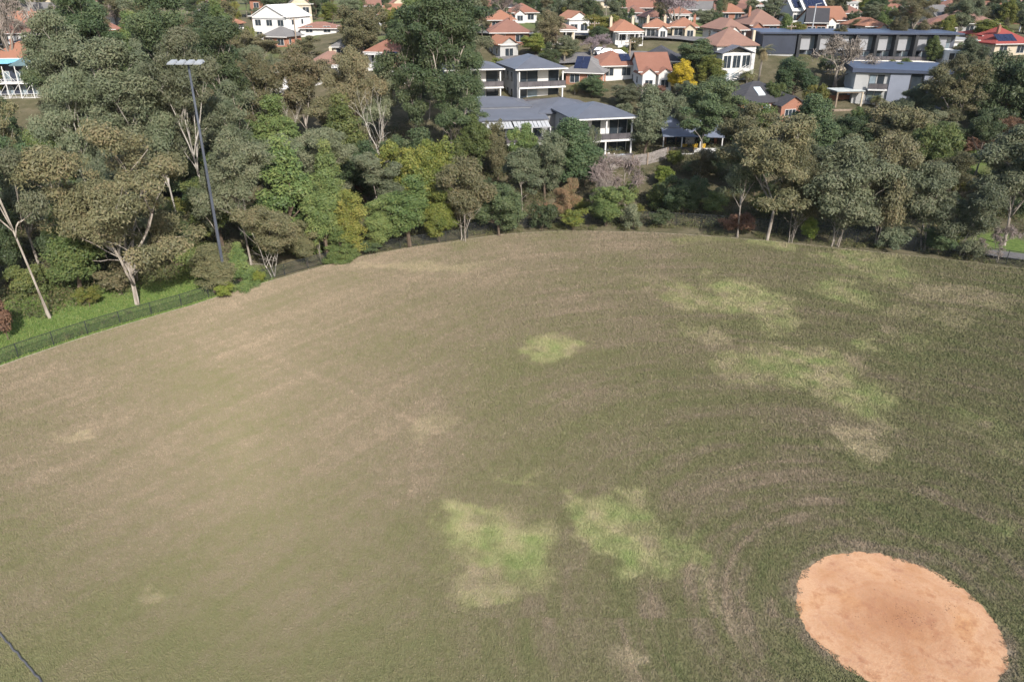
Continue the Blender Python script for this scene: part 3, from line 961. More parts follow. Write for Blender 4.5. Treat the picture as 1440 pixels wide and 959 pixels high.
house(922, 40, 26, 9, 2.5, 'hip', BROWNR, CREAM, .1, "maroon roofed house under the mauve bare tree", None, nwin=2)
house(956, 34, 28, 8, 2.5, 'hip', RED, WHITE, 0, "white verandah house with red roof beneath the mauve bare tree", None, porch=True)
house(1032, 60, 34, 10, 2.5, 'hip', PINKR, WHITE, .25, "tan roofed cottage with a white front gable beyond the conifers", "the tan-roofed cottage", front_gable=[(.3, .5)], pitch=.8)
house(1075, 52, 44, 10, 2.5, 'hip', PINKR, BRICK, .15, "large pink hipped house with dark dormer above the dark blue apartments", "the pink house with dark dormer", front_gable=[(.15, .3)], pitch=.85, chimney=[(.2, .5)])
house(1028, 32, 36, 9, 2.5, 'hip', ORANGE, BRICK, 0, "long orange roofed brick house behind the tan roofed cottage", None)
house(1055, 30, 20, 8, 3, 'gable', BROWNR, BRICK, .2, "narrow brown gabled house right of the long orange roof", None)
house(1124, 33, 22, 9, 3.2, 'side', WHITE, WHITE, .1, "white modern house with tilted solar panels left of its neighbour", None, storeys=1, panels=(.1, .9, .2, .9))
house(1146, 34, 32, 9, 3.2, 'side', WHITE, WHITE, .1, "white two storey house with a roof full of solar panels", "the white solar house", panels=(.05, .95, .15, .95), nwin=4)
house(1146, 52, 26, 9, 3.0, 'side', DSLATE, BRICK, -.3, "dark roofed brick house above the dark blue apartment block", None)
house(1168, 48, 46, 9, 3.0, 'side', ORANGE, WHITE, .2, "long orange roofed house with white dormer above the apartments", "the long orange-roofed house", front_gable=[(.35, .3)])
house(1195, 33, 30, 9, 2.5, 'hip', BROWNR, LGREY, .1, "brown roofed house behind the long orange roofed one", None)
house(1228, 54, 30, 9, 2.5, 'hip', ORANGE, WHITE, .2, "orange roofed house with white gable between two gum trees", None, front_gable=[(.7, .4)])
house(1283, 34, 22, 8, 2.5, 'hip', CRIMSON, LGREY, 0, "small crimson roof under the tall far gum", None)
house(1325, 42, 26, 8, 3.0, 'side', GSLATE, CREAM, .3, "pale grey house with glinting roof far right behind the apartments", None)
house(1318, 56, 34, 8, 2.5, 'hip', BROWNR, CREAM, -.2, "brown roofed house just above the end of the apartments", None)
house(1432, 34, 22, 8, 2.5, 'hip', RED, BRICK, 0, "red roofed house at the right edge beside the pale light mast", None)
house(1420, 80, 56, 10, 2.5, 'hip', CRIMSON, CREAM, .2, "crimson roofed house with dark solar panels at the right edge", "the right crimson house", panels=(.05, .6, .1, .5), chimney=[(.3, .3)])
house(1395, 68, 36, 8, 2.5, 'hip', CRIMSON, WHITE, .1, "low crimson roofed wing left of the solar panelled crimson house", None, pitch=.35)
house(1345, 80, 44, 8, 3.2, 'flat', MGREY, WHITE, .1, "white flat roofed block joining the right end of the apartments", None, nwin=3, winm=GLASSB)
house(640, 55, 40, 9, 2.5, 'hip', RED, LGREY, 0, "red roofed house hidden behind the tallest dark gum", None)
house(250, 60, 44, 9, 2.5, 'hip', BROWNR, CREAM, 0, "brown roofed house glimpsed behind the floodlight lamps", None)
house(178, 74, 40, 9, 2.5, 'hip', PINKR, BRICK, .2, "pink roofed house glimpsed between the tall left gums", None)
house(110, 132, 36, 9, 2.5, 'hip', PINKR, CREAM, .2, "pale pink roofed house glimpsed low between gum trunks", None, hide=.3)

# the rest of the suburb: smaller houses farther up, each its own
BACK = []
hr = random.Random(31)
BK = [(ORANGE, "orange"), (RED, "red"), (PINKR, "pink"), (BROWNR, "brown"), (GSLATE, "grey"), (DSLATE, "dark")]
BW = [(WHITE, "white"), (CREAM, "cream"), (BRICK, "brick"), (LGREY, "grey")]
def back_houses(n, x0, x1, y0, y1):
    k = 0
    for _ in range(900):
        if k >= n: break
        px, py = hr.uniform(x0, x1), hr.uniform(y0, y1)
        g = G(px, py)
        if any((g.x - a_) ** 2 + (g.y - b_) ** 2 < 15 ** 2 for a_, b_, _w in HOUSES): continue
        if in_front(px, py, 13 / (P(g)[2] / FPX)): continue
        rm_, rn_ = hr.choice(BK); wm_, wn_ = hr.choice(BW)
        kind = hr.choice(('hip', 'hip', 'side', 'gable'))
        mp = P(g)[2] / FPX
        h_ = house(px, py, hr.uniform(9, 14) / mp, hr.uniform(8, 11), 2.6, kind, rm_, wm_, hr.uniform(-.5, .5), None, None, pitch=hr.uniform(.5, .8), nwin=hr.choice((2, 3)),
                   chimney=[(hr.uniform(.2, .8), .5)] if hr.random() < .5 else (), front_gable=[(hr.choice((.25, .75)), .4)] if kind == 'hip' and hr.random() < .5 else None)
        BACK.append((h_, f"{rn_} roofed {wn_} house", px, py)); k += 1
# scaffolded house at the left edge
root, mpp = place(24, 139, .12, "house", "teal roofed house wrapped in white scaffold balconies at the left edge", "house", "houses on the far slope")
LAND.append(("the teal scaffolded house", 20, 115))
W = 84 * mpp; h = 6.8
MB().box(-W / 2, W / 2, 2.2, 10, -2, h).build("wall", NAVY, root)
MB().hip(0.5, W / 2, 0, 10, h + .003, 2.0, .3).build("roof", mat("teal_grey_roof", (0.10, 0.15, 0.16), .6, .15, 1), root)
MB().box(-W / 2 - 1, .4, -.5, 9, h + .5, h + .65).build("awning", TEAL, root)
for z in (0.2, 3.2):
    MB().box(-W / 2, W / 2, -.2, 2.197, z, z + .2).build("balcony_floor", WHITE, root)
    b = MB()
    for k in (0.5, 1.0):
        b.beam((-W / 2, -.15, z + k), (W / 2, -.15, z + k), .06)
    for i in range(13):
        x = -W / 2 + W * i / 12
        b.beam((x, -.15, z + .2), (x, -.15, z + 1.0), .05)
    b.build("railing", WHITE, root)
for i in range(6):
    x = -W / 2 + .1 + (W - .2) * i / 5
    MB().beam((x, -.3, -2), (x, -.3, h), .14).build("post", WHITE, root)
b = MB()
for i in range(5):
    xa = -W / 2 + .1 + (W - .2) * i / 5; xb = xa + (W - .2) / 5
    b.beam((xa, -.45, .2), (xb, -.45, 3.2), .07).beam((xb, -.45, 3.2), (xa, -.45, 6.2), .07)
b.build("brace", WHITE, root)
for i in range(4):
    for z in (.5, 3.5):
        window(root, -W / 2 + 1 + i * (W - 2) / 4, 2.2, z, 1.5, 2.1, 'front', bars=2, pane=GLASSB)
protect(0, 80, 60, 138, 20, 146)
protect(20, 0, 72, 82, 60, 104)
protect(905, 0, 1000, 36, 952, 36)

# ------------------------------------------------------------------ the grey townhouses
def railing(root, x0, x1, y, z, h=1.0, side_depth=0):
    b = MB()
    b.box(x0, x1, y, y + .05, z + h - .05, z + h)
    n = max(2, int((x1 - x0) / 1.4))
    for i in range(n + 1):
        xx = x0 + (x1 - x0 - .05) * i / n
        b.box(xx, xx + .05, y, y + .05, z, z + h - .053)
    r = b.build("railing", CHAR, root)
    g = MB().box(x0 + .06, x1 - .06, y + .015, y + .03, z + .08, z + h - .07)
    g.build("glass_panel", mat("smoked_balustrade", (0.11, 0.10, 0.105), .2, .25, .8, spec=.5), r)
    return r

def doors(root, x0, x1, y, z, h, pattern):
    """row of glazed doors and white panels across a recessed wall"""
    n = len(pattern); cw = (x1 - x0) / n
    for i, c in enumerate(pattern):
        a = x0 + cw * i
        if c == 'g':
            o = MB().box(a + .04, a + cw - .04, y - .06, y + .02, z, z + h).build("glass_door", CHAR, root)
            MB().box(a + .10, a + cw - .10, y - .072, y - .03, z + .08, z + h - .08).build("pane", GLASS, o)
        elif c == 'b':
            o = MB().box(a + .04, a + cw - .04, y - .06, y + .02, z, z + h).build("glass_door", WHITE, root)
            MB().box(a + .10, a + cw - .10, y - .072, y - .03, z + .08, z + h - .08).build("pane", GLASSB, o)
        elif c == 'w':
            MB().box(a, a + cw, y - .08, y + .02, z - .1, z + h + .1).build("white_panel", WHITE, root)

def townhouse(px, py, rz, W, D, label, short, floors=2, fh=3.0, rec=2.4, roofh=1.9, pat=("ggwg", "gwwg"), colx=(0, .99), leftw=True, wallm=LGREY, rect=None):
    root, mpp = place(px, py, rz, "townhouse", label, "townhouse", "grey townhouses above the field")
    x0, x1 = -W / 2, W / 2
    Ht = floors * fh
    MB().box(x0, x1, rec, D, -4, Ht).build("wall", wallm, root)
    MB().box(x0, x0 + .25, .3, rec - .003, -4, Ht).build("side_wall", MGREY, root)
    MB().hip(x0, x1, 0, D, Ht + .003, roofh, .6, .22).build("roof", SLATE, root)
    MB().box(x0 - .62, x1 + .62, -.70, -.603, Ht - .02, Ht + .2).build("gutter", WHITE, root)
    for s in range(floors):
        z = s * fh
        MB().box(x0 + .253, x1 + .4, -.25, rec - .003, z - .28, z).build("balcony_floor", WHITE, root)
        railing(root, x0 + .26, x1 + .4, -.22, z + .003)
        doors(root, x0 + .5, x1 - .1, rec, z + .1, fh - .5, pat[s % len(pat)])
        for c in colx:
            xx = x0 + .3 + (W - .4) * c
            MB().box(xx - .12, xx + .12, -.12, .12, z + .003, z + fh - .29).build("column", WHITE, root)
        if leftw:
            for i in range(3):
                window(root, rec + .8 + i * (D - rec - 2) / 3, x0, z + .7, .8, 1.6, 'left', frame=CHAR)
    if rect:
        protect(*rect, px, py)
        LAND.append((short, px, (rect[1] + rect[3]) / 2))
    HOUSES.append((root.location.x, root.location.y, W))
    return root

townhouse(760, 144, .30, 8.9, 12, "upper grey townhouse with two white edged balconies and slate hip roof", "the upper grey townhouse", rect=(692, 78, 795, 134), pat=("gbwg", "ggwg"))
townhouse(668, 145, .22, 10.0, 11, "grey townhouse half hidden behind gums left of the upper one", "the half hidden townhouse", roofh=1.2, pat=("gwbg", "ggwg"), rect=(640, 98, 700, 136))
t3 = townhouse(848, 224, .26, 9.8, 10.5, "lower right grey townhouse with twin bays and white furniture terrace", "the lower right townhouse", pat=("gggggg", "gwgwgg"), colx=(0, .52, .99), rect=(745, 133, 886, 222), fh=3.3, roofh=1.7)
# its rear part, higher up the slope
root, mpp = place(800, 188, .26, "townhouse", "rear wing of the lower right townhouse with dark side windows", "townhouse", "grey townhouses above the field")
MB().box(-5, 5.5, 0, 12, -4, 3.7).build("wall", MGREY, root)
MB().hip(-5, 5.5, 0, 12, 3.703, 1.5, .6, .2).build("roof", SLATE, root)
for i in range(4):
    window(root, 1 + i * 2.7, -5, .9, .8, 1.9, 'left', frame=CHAR)
MB().box(-5.05, -4.6, -.15, -.003, -3, 3.6).build("pilaster", WHITE, root)
# lower left townhouse: stepped roofs, awnings and a balcony
root, mpp = place(722, 216, .18, "townhouse", "lower left grey townhouse with stepped slate roofs and striped awnings", "townhouse", "grey townhouses above the field")
protect(660, 133, 770, 200, 722, 212)
LAND.append(("the lower left townhouse", 715, 170))
Wd = 11.5
MB().box(-Wd / 2, Wd / 2, 3.0, 8.5, -4, 5.2).build("wall", LGREY, root)
MB().box(-Wd / 2 - .8, Wd / 2 - 1.2, 8.503, 17, -4, 6.19).build("rear_wall", MGREY, root)
rf = MB(); y0, y1, za, zb = 1.4, 8.45, 5.2, 5.95
for s in (0,):
    rf.v += [(-Wd / 2 - .5, y0, za), (Wd / 2 + .5, y0, za), (Wd / 2 + .5, y1, zb), (-Wd / 2 - .5, y1, zb),
             (-Wd / 2 - .5, y0, za + .2), (Wd / 2 + .5, y0, za + .2), (Wd / 2 + .5, y1, zb + .2), (-Wd / 2 - .5, y1, zb + .2)]
    for q in ((0, 3, 2, 1), (4, 5, 6, 7), (0, 1, 5, 4), (1, 2, 6, 5), (2, 3, 7, 6), (3, 0, 4, 7)):
        rf.f.append(q)
rf.build("front_roof", SLATE, root)
MB().hip(-Wd / 2 - .8, Wd / 2 - 1.2, 8.9, 17, 6.2, 1.2, .35, .2).build("rear_roof", SLATE, root)
for xa, xb in ((-Wd / 2 + .8, -.1), (.1, Wd / 2 + .3)):
    a = MB()
    n = 9
    for i in range(n):
        u0 = xa + (xb - xa) * i / n; u1 = xa + (xb - xa) * (i + .86) / n
        a.v += [(u0, -1.0, 4.5), (u1, -1.0, 4.5), (u1, 1.39, 5.05), (u0, 1.39, 5.05), (u0, -1.0, 4.56), (u1, -1.0, 4.56), (u1, 1.39, 5.11), (u0, 1.39, 5.11)]
        k = len(a.v) - 8
        for q in ((0, 3, 2, 1), (4, 5, 6, 7), (0, 1, 5, 4), (1, 2, 6, 5), (2, 3, 7, 6), (3, 0, 4, 7)):
            a.f.append(tuple(k + t for t in q))
    a.box(xa, xb, -1.06, -1.003, 4.42, 4.6)
    a.build("awning", mat("awning_pale_stripe", (0.36, 0.37, 0.38), .5, .1, 1), root)
for xx in (-Wd / 2 + .9, 0, 2.9, Wd / 2 + .2):
    MB().box(xx - .09, xx + .09, -.97, -.8, 2.0, 4.4).build("column", WHITE, root)
MB().box(-Wd / 2, Wd / 2 + .4, -1.1, 2.997, 1.7, 2.0).build("balcony_floor", WHITE, root)
railing(root, -Wd / 2, Wd / 2 + .4, -1.08, 2.003)
doors(root, -Wd / 2 + .4, Wd / 2 - .3, 3.0, 2.1, 2.5, "wgggwgg")
doors(root, -Wd / 2 + .4, Wd / 2 - .3, 3.0, -1.0, 2.5, "gggwgg")

# terrace of the lower right townhouse: furniture
def chair(px, py, dz, rz, label, m=WHITE):
    g = G(px, py)
    o = empty("terrace_chair", (g.x, g.y, g.z + dz), rz, label, "chair", "white chairs on the terrace")
    MB().box(-.25, .25, -.25, .25, .42, .48).build("seat", m, o)
    MB().box(-.25, .25, .2, .26, .483, .95).build("backrest", m, o)
    for x in (-.22, .22):
        for y in (-.22, .22):
            MB().box(x - .025, x + .025, y - .025, y + .025, 0, .417).build("leg", m, o)
    return o
for i, (px, py, l) in enumerate(((838, 218, "white terrace chair nearest the left column of the lower right townhouse"), (846, 216, "white terrace chair between the two left columns"),
                                 (857, 217, "white terrace chair just right of the middle column"), (865, 218, "white terrace chair left of the pale lounger"), (879, 219, "white terrace chair at the right end of the terrace"))):
    chair(px, py + 7, 0.05, 0.4 * i, l)
g = G(872, 225)
o = empty("table", (g.x, g.y, g.z + .05), .3, "pale blue terrace table before the right bay of the townhouse", "table")
MB().box(-.8, .8, -.45, .45, .70, .75).build("table_top", mat("pale_blue_cloth", (0.45, 0.52, 0.60), .8, .1, 2), o)
for x in (-.7, .7):
    for y in (-.35, .35):
        MB().box(x - .03, x + .03, y - .03, y + .03, 0, .697).build("leg", WHITE, o)
terr = place(860, 229, .26, "terrace", "white rendered terrace wall below the lower right townhouse", "terrace")[0]
MB().box(-5.5, 6.3, -.4, -.1, -2.0, .35).build("terrace_wall", WHITE, terr)

# ------------------------------------------------------------------ apartments on the right
root, mpp = place(1205, 84, -.10, "apartment_building", "long dark blue flat roofed apartment building with glazed bays", "apartments")
NROOF = mat("navy_metal_roof", (0.060, 0.075, 0.115), .45, .12, .6)
LAND.append(("the long dark blue apartments", 1200, 68)); protect(1080, 52, 1335, 82, 1205, 88)
L = 262 * mpp; x0 = -L / 2; hh = 5.2
MB().box(x0, x0 + L, 2.0, 13, -4, hh - .003).build("wall", mat("dark_blue_grey_wall", (.11, .12, .15), .7, .1, 1), root)
MB().box(x0 - 1.0, x0 + L + .6, -.6, 13.5, hh, hh + .32).build("roof", NROOF, root)
MB().box(x0 - .2, x0 + L * .17, -.003, 1.997, 1.2, hh - .01).build("navy_wall", NAVY, root)
MB().box(x0 + .2, x0 + L * .17 - .2, .2, 1.99, -4, 1.197).build("plinth", LGREY, root)
nb = 8
for i in range(nb):
    a = x0 + L * (.185 + .80 * i / nb); b = x0 + L * (.185 + .80 * (i + 1) / nb)
    MB().box(a - .3, a + .3, -.3, 1.997, -3, hh - .01).build("fin", CHAR, root)
    bw = (b - a)
    MB().box(a + .5, a + bw * .62, .9, 1.99, 2.0, hh - .45).build("blind_panel", mat("grey_blind", (.34, .345, .36), .7, .06, 1), root)
    window(root, a + bw * .68, 1.96, 2.1, bw * .25, hh - 2.7, 'front', frame=LGREY, pane=GLASSB)
    window(root, a + bw * .15, 1.96, .0, bw * .3, 1.7, 'front', frame=CHAR)
    window(root, a + bw * .55, 1.96, .0, bw * .32, 1.7, 'front', frame=LGREY, pane=GLASSB)
r2 = MB().box(x0 + L * .40, x0 + L * .86, -7.0, -.31, -3, .25).build("terrace", mat("pale_paving", (0.62, 0.58, 0.50), .9, .1, 1), root)
railing(root, x0 + L * .45, x0 + L * .86, -1.6, .253, .8)
MB().box(x0 + L * .90, x0 + L * 1.0, -6.0, -.61, -3, 2.6).build("end_block", WHITE, root)
for k in range(3):
    window(root, x0 + L * (.905 + .03 * k), -6.0, .9, L * .024, 1.2, "front", frame=CHAR)
MB().box(x0 + L * .3, x0 + L * .55, -7.8, -7.003, -3, -.3).build("retaining_wall", mat("sandstone", (0.42, 0.36, 0.28), .9, .2, 1), root)

root, mpp = place(1258, 150, -.22, "apartment_building", "lower grey panelled apartment building under a slanted slate roof", "apartments", None, -0.4)
LAND.append(("the grey panelled apartments", 1250, 115)); protect(1195, 92, 1305, 140, 1258, 150)
L = 118 * mpp; x0 = -L / 2
MB().box(x0, x0 + L, 0, 10, -4, 5.4).build("wall", LGREY, root)
rf = MB(); rf.v += [(x0 - .8, -1.0, 5.45), (x0 + L + .8, -1.0, 5.45), (x0 + L + .8, 10.5, 5.45), (x0 - .8, 10.5, 5.45),
                    (x0 - .8, -1.0, 6.2), (x0 + L + .8, -1.0, 5.85), (x0 + L + .8, 10.5, 6.4), (x0 - .8, 10.5, 6.4)]
for q in ((0, 3, 2, 1), (4, 5, 6, 7), (0, 1, 5, 4), (1, 2, 6, 5), (2, 3, 7, 6), (3, 0, 4, 7)):
    rf.f.append(q)
rf.build("roof", NROOF, root)
MB().box(x0, x0 + L * .14, -.35, -.003, -3, 5.3).build("white_panel", LGREY, root)
for k in range(2):
    window(root, x0 + L * .16 + k * L * .09, 0, 2.9, L * .075, 2.1, 'front', frame=CHAR, pane=GLASS if k else GLASSB)
    window(root, x0 + L * .16 + k * L * .09, 0, .4, L * .075, 2.4, 'front', frame=CHAR, pane=GLASSB)
MB().box(x0 + L * .15, x0 + L * .36, -1.4, -.003, 2.4, 2.65).build("balcony_floor", WHITE, root)
railing(root, x0 + L * .15, x0 + L * .36, -1.38, 2.653)
MB().box(x0 + L * .38, x0 + L * .60, -.5, -.003, -3, 5.3).build("grey_panel", BGREY, root)
o = MB().box(x0 + L * .61, x0 + L * .74, -.1, -.003, -1, 5.3).build("stair_window", CHAR, root)
MB().box(x0 + L * .625, x0 + L * .725, -.115, -.05, 0, 5.1).build("pane", GLASS, o)
MB().box(x0 + L * .75, x0 + L, -.5, -.003, -3, 5.3).build("grey_panel", BGREY, root)

# pergola with decking left of the grey apartments
root, mpp = place(1193, 152, .1, "pergola", "timber pergola with pale sheet roof and stone post by the bare tree", "pergola")
LAND.append(("the timber pergola", 1193, 135)); protect(1172, 120, 1214, 150, 1193, 152)
MB().box(-2.8, 2.6, -.2, 4.2, 3.1, 3.25).build("roof", SHEET, root)
MB().box(-3.4, 3.2, -1.4, 4.5, -.6, .12).build("deck", TIMBER, root)
for x in (-2.5, 2.3):
    for y in (.1, 3.9):
        MB().box(x - .13, x + .13, y - .13, y + .13, .123, 3.095).build("post", TIMBER if x < 0 else CREAM, root)
b = MB()
for i in range(4):
    b.beam((-2.6, .1 + i * 1.25, 2.95), (2.5, .1 + i * 1.25, 2.95), .12, .2)
b.build("beam", TIMBER, root)
MB().box(-2.2, 2.0, 3.6, 3.75, .123, 2.0).build("screen", mat("red_brown_screen", (.26, .12, .07), .8, .2, 2), root)

# white glazed house
root, mpp = place(1036, 114, .22, "house", "white glazed house with red pyramid roof and zigzag stair beside the palm", "house", "houses on the far slope")
LAND.append(("the white glazed house", 1036, 90)); protect(1016, 64, 1062, 112, 1036, 114)
MB().box(-3.4, 5.0, 3.0, 11, -3, 6.4).build("wall", WHITE, root)
MB().hip(-3.4, 5.0, 3.0, 11, 6.403, 3.0, .5).build("roof", PINKR, root)
MB().box(-3.6, 2.6, 0, 2.997, -3, 5.4).build("front_room", WHITE, root)
MB().gable(-3.6, 2.6, 0, 2.99, 5.403, 1.2, 'y', .4).build("front_roof", SLATE, root)
for i in range(3):
    window(root, -3.4 + i * 2.0, 0, 2.6, 1.7, 2.4, 'front', bars=2)
    window(root, -3.4 + i * 2.0, 0, -.2, 1.7, 2.0, 'front', bars=2, pane=GLASSB)
b = MB()
for i in range(8):
    b.box(-3 + i * .55, -2.4 + i * .55, -1.4, -.4, i * .28 - .1, i * .28)
b.beam((-3, -1.4, .9), (1.4, -1.4, 3.2), .08).beam((-3, -.4, .9), (1.4, -.4, 3.2), .08)
for i in range(5):
    b.beam((-3 + i * 1.1, -1.4, i * .56), (-3 + i * 1.1, -1.4, .9 + i * .57), .06)
b.build("stair", WHITE, root)
MB().box(4.3, 4.8, 3.6, 4.1, 6.6, 9.2).build("chimney", CREAM, root)

# brick house with skylight
root, mpp = place(1086, 168, .28, "house", "red brick house with dark hipped roof and a big skylight", "house", "houses on the far slope")
LAND.append(("the brick house with skylight", 1085, 142)); protect(1040, 119, 1122, 160, 1086, 168)
MB().box(-6, 5.2, 1.0, 11, -3, 3.0).build("wall", BRICK, root)
MB().hip(-6, 5.2, 1.0, 11, 3.003, 2.9, .5).build("roof", DSLATE, root)
MB().box(.5, 5.2, -1.5, .997, -3, 2.8).poly((.5, -1.5, 2.8), (5.2, -1.5, 2.8), (2.85, -1.5, 4.2)).build("front_wall", BRICK, root)
MB().gable(.5, 5.2, -1.5, 5.5, 2.8, 1.4, 'y', .4).build("front_roof", DSLATE, root)
for i in range(3):
    window(root, -5.3 + i * 1.9, 1.0, .6, 1.4, 2.1, 'front', bars=2, pane=GLASSB)
window(root, 1.3, -1.5, .7, 2.2, 1.4, 'front', bars=3)
b = MB()
k = 2.9 / 5.5
for (xa, xb) in ((-2.0, -.6),):
    b.v += [(xa, 2.2, 3.2 + 1.75 * k + .12), (xb, 2.2, 3.2 + 1.75 * k + .12), (xb, 4.2, 3.2 + 3.75 * k + .12), (xa, 4.2, 3.2 + 3.75 * k + .12),
            (xa, 2.2, 3.2 + 1.6 * k - .1), (xb, 2.2, 3.2 + 1.6 * k - .1), (xb, 4.2, 3.2 + 3.6 * k - .1), (xa, 4.2, 3.2 + 3.6 * k - .1)]
    for q in ((0, 1, 2, 3), (4, 7, 6, 5), (0, 4, 5, 1), (1, 5, 6, 2), (2, 6, 7, 3), (3, 7, 4, 0)):
        b.f.append(q)
b.build("skylight", mat("skylight_glass", (.55, .60, .62), .15, .1, 1, spec=.6), root)

# verandah house with yellow chairs
root, mpp = place(966, 214, -.08, "house", "verandah house with blue grey hip roof on a brick base", "house", "houses on the far slope")
LAND.append(("the verandah house", 965, 190)); protect(938, 166, 1000, 208, 966, 214)
MB().box(-3.6, 5.2, 3, 10, -3, 3.6).build("wall", BRICK, root)
MB().hip(-3.6, 5.2, 3, 10, 3.603, 1.8, .4).build("roof", mat("blue_grey_roof", (.15, .17, .22), .5, .12, .8), root)
b = MB(); b.v += [(-4.2, -.4, 2.7), (5.8, -.4, 2.7), (5.8, 3.2, 3.6), (-4.2, 3.2, 3.6), (-4.2, -.4, 2.82), (5.8, -.4, 2.82), (5.8, 3.2, 3.72), (-4.2, 3.2, 3.72)]
for q in ((0, 3, 2, 1), (4, 5, 6, 7), (0, 1, 5, 4), (1, 2, 6, 5), (2, 3, 7, 6), (3, 0, 4, 7)):
    b.f.append(q)
b.build("verandah_roof", mat("blue_grey_roof", (.15, .17, .22)), root)
for x in (-4, -1, 2, 5.5):
    MB().box(x - .08, x + .08, -.3, -.14, .1, 2.69).build("post", WHITE, root)
MB().box(-4.2, 5.8, -.5, 2.997, -.15, .1).build("verandah_floor", WHITE, root)
MB().box(-4.2, .2, -.45, -.1, -3, -.153).build("base", BRICK, root)
railing(root, -4.2, 1.0, -.45, .103)
MB().box(1.1, 5.8, -.45, -.35, .103, 1.0).build("white_screen", WHITE, root)
doors(root, -3.2, 4.8, 3.0, .2, 2.2, "ggwgg")
base = root.location
for i, dx in enumerate((-.2, 1.6, 3.0)):
    o = empty("verandah_chair", (base.x + dx, base.y + 1.0, base.z + .1), .2 * i, ("yellow verandah chair nearest the dark balustrade end", "yellow verandah chair in the middle above the white screen", "yellow verandah chair farthest right above the white screen")[i], "chair", "yellow chairs on the verandah")
    ym = mat("yellow_fabric", (.60, .38, .03), .7, .1, 2)
    MB().box(-.45, .45, -.35, .35, .3, .45).build("seat", ym, o)
    MB().box(-.45, .45, .25, .38, .453, 1.2).build("backrest", ym, o)
    for x in (-.38, .38):
        MB().box(x - .03, x + .03, -.3, .3, 0, .297).build("leg", TIMBER, o)

# far blocks
def block(cx, by, wpx, hpx, m, label, cols=5, rows=5):
    root, mpp = place(cx, by, 0, "apartment_building", label, "apartments", "distant blocks on the skyline")
    W = wpx * mpp; Hh = hpx * mpp
    MB().box(-W / 2, W / 2, 0, 12, -2, Hh).build("wall", m, root)
    MB().box(-W / 2 - .3, W / 2 + .3, -.3, 12.3, Hh + .003, Hh + .6).build("roof", LGREY, root)
    for i in range(cols):
        for j in range(rows):
            window(root, -W / 2 + W * (i + .25) / cols, 0, Hh * (j + .2) / rows, W / cols * .5, Hh / rows * .6, 'front', pane=GLASS)
PINKW = mat("pink_cream_render", (.56, .40, .31), .8, .1, .5)
block(1121, 20, 22, 30, PINKW, "left pink cream tower of flats at the top edge", 4, 6)
block(1155, 20, 30, 28, PINKW, "wider right pink cream tower of flats at the top edge", 6, 6)
block(1192, 22, 26, 16, WHITE, "white office block on the skyline right of the pink towers", 5, 4)
block(1246, 12, 50, 18, BGREY, "blue grey office block on the skyline above the apartments", 8, 4)
block(1325, 10, 40, 16, mat("blue_render", (.20, .28, .42), .6, .1, .5), "blue office block on the skyline farthest right", 7, 4)

def in_front(px, py, wpx):
    g = G(px, py); d = math.hypot(g.x, g.y)
    x0, x1, y0, y1 = px - wpx * .6, px + wpx * .6, py - wpx * .6, py
    for (a_, b_, c_, e_, dist) in RECTS:
        ox = min(x1, c_) - max(x0, a_); oy = min(y1, e_) - max(y0, b_)
        if d < dist + 8 and ox > 2 and oy > 2:
            return True
    return False
back_houses(34, 560, 1440, 6, 66)
back_houses(12, 0, 560, 6, 90)
back_houses(8, 620, 1440, 66, 100)

# ------------------------------------------------------------------ floodlight, poles, car, fences
g = G(320, 412); top = height_to(g, 86)
root = empty("floodlight_pole", g, 0, "tall grey floodlight pole with three white lamps above the gums", "floodlight")
LAND.append(("the tall floodlight pole", 290, 250))
LEAN = 0.002
MB().tube([(0, 0, -.5), (LEAN * top * .25, 0, top * .25), (LEAN * top * .6, 0, top * .6), (LEAN * top, 0, top)], [.16, .145, .12, .085], 12).build("pole", POLEG, root, True)
MB().box(-.35, .35, -.75, -.35, .4, 1.7).build("control_box", CHAR, root)
tx_ = LEAN * top
MB().beam((tx_ - 1.5, -.1, top - .15), (tx_ + 1.5, -.1, top - .15), .14).build("crossarm", POLEG, root)
for i in range(4):
    lx = tx_ - 1.35 + i * .82
    l = MB()
    l.v += [(lx - .34, -.8, top - .26), (lx + .34, -.8, top - .26), (lx + .34, .4, top - .12), (lx - .34, .4, top - .12),
            (lx - .28, -.72, top - .12), (lx + .28, -.72, top - .12), (lx + .24, .3, top + .08), (lx - .24, .3, top + .08)]
    for q in ((0, 3, 2, 1), (4, 5, 6, 7), (0, 1, 5, 4), (1, 2, 6, 5), (2, 3, 7, 6), (3, 0, 4, 7)):
        l.f.append(q)
    lo = l.build("lamp", LAMPW, root)
    MB().box(lx - .03, lx + .03, -.05, .05, top - .45, top - .2).build("bracket", CHAR, lo)

def power_pole(px, py, tpy, label, mast=False):
    g = G(px, py); h = height_to(g, tpy)
    o = empty("utility_pole", g, .3, label, "utility pole", "utility poles among the houses")
    MB().tube([(0, 0, -.5), (0, 0, h)], [.17, .12], 8).build("pole", TIMBER if not mast else STEEL, o)
    if not mast:
        MB().beam((-1.2, 0, h - .6), (1.2, 0, h - .6), .13).build("crossarm", TIMBER, o)
        for x in (-1, -.4, .4, 1):
            MB().tube([(x, 0, h - .53), (x, 0, h - .3)], .05, 6).build("insulator", WHITE, o)
    else:
        MB().beam((0, 0, h - .05), (1.5, 0, h + .15), .1).build("lamp_arm", STEEL, o)
power_pole(768, 100, 66, "pale power pole behind the upper townhouse roof")
power_pole(885, 84, 56, "power pole beside the parked white car")
power_pole(1140, 56, 6, "tall pale light mast before the long orange roofed house", True)
power_pole(1109, 66, 34, "power pole right of the pink house with dormer")
power_pole(835, 60, 30, "power pole between bushy trees above the street")
power_pole(417, 62, 24, "thin power pole beside the cream grey gabled cottage")
power_pole(1433, 45, 0, "pale light mast close to the right edge of the picture", True)

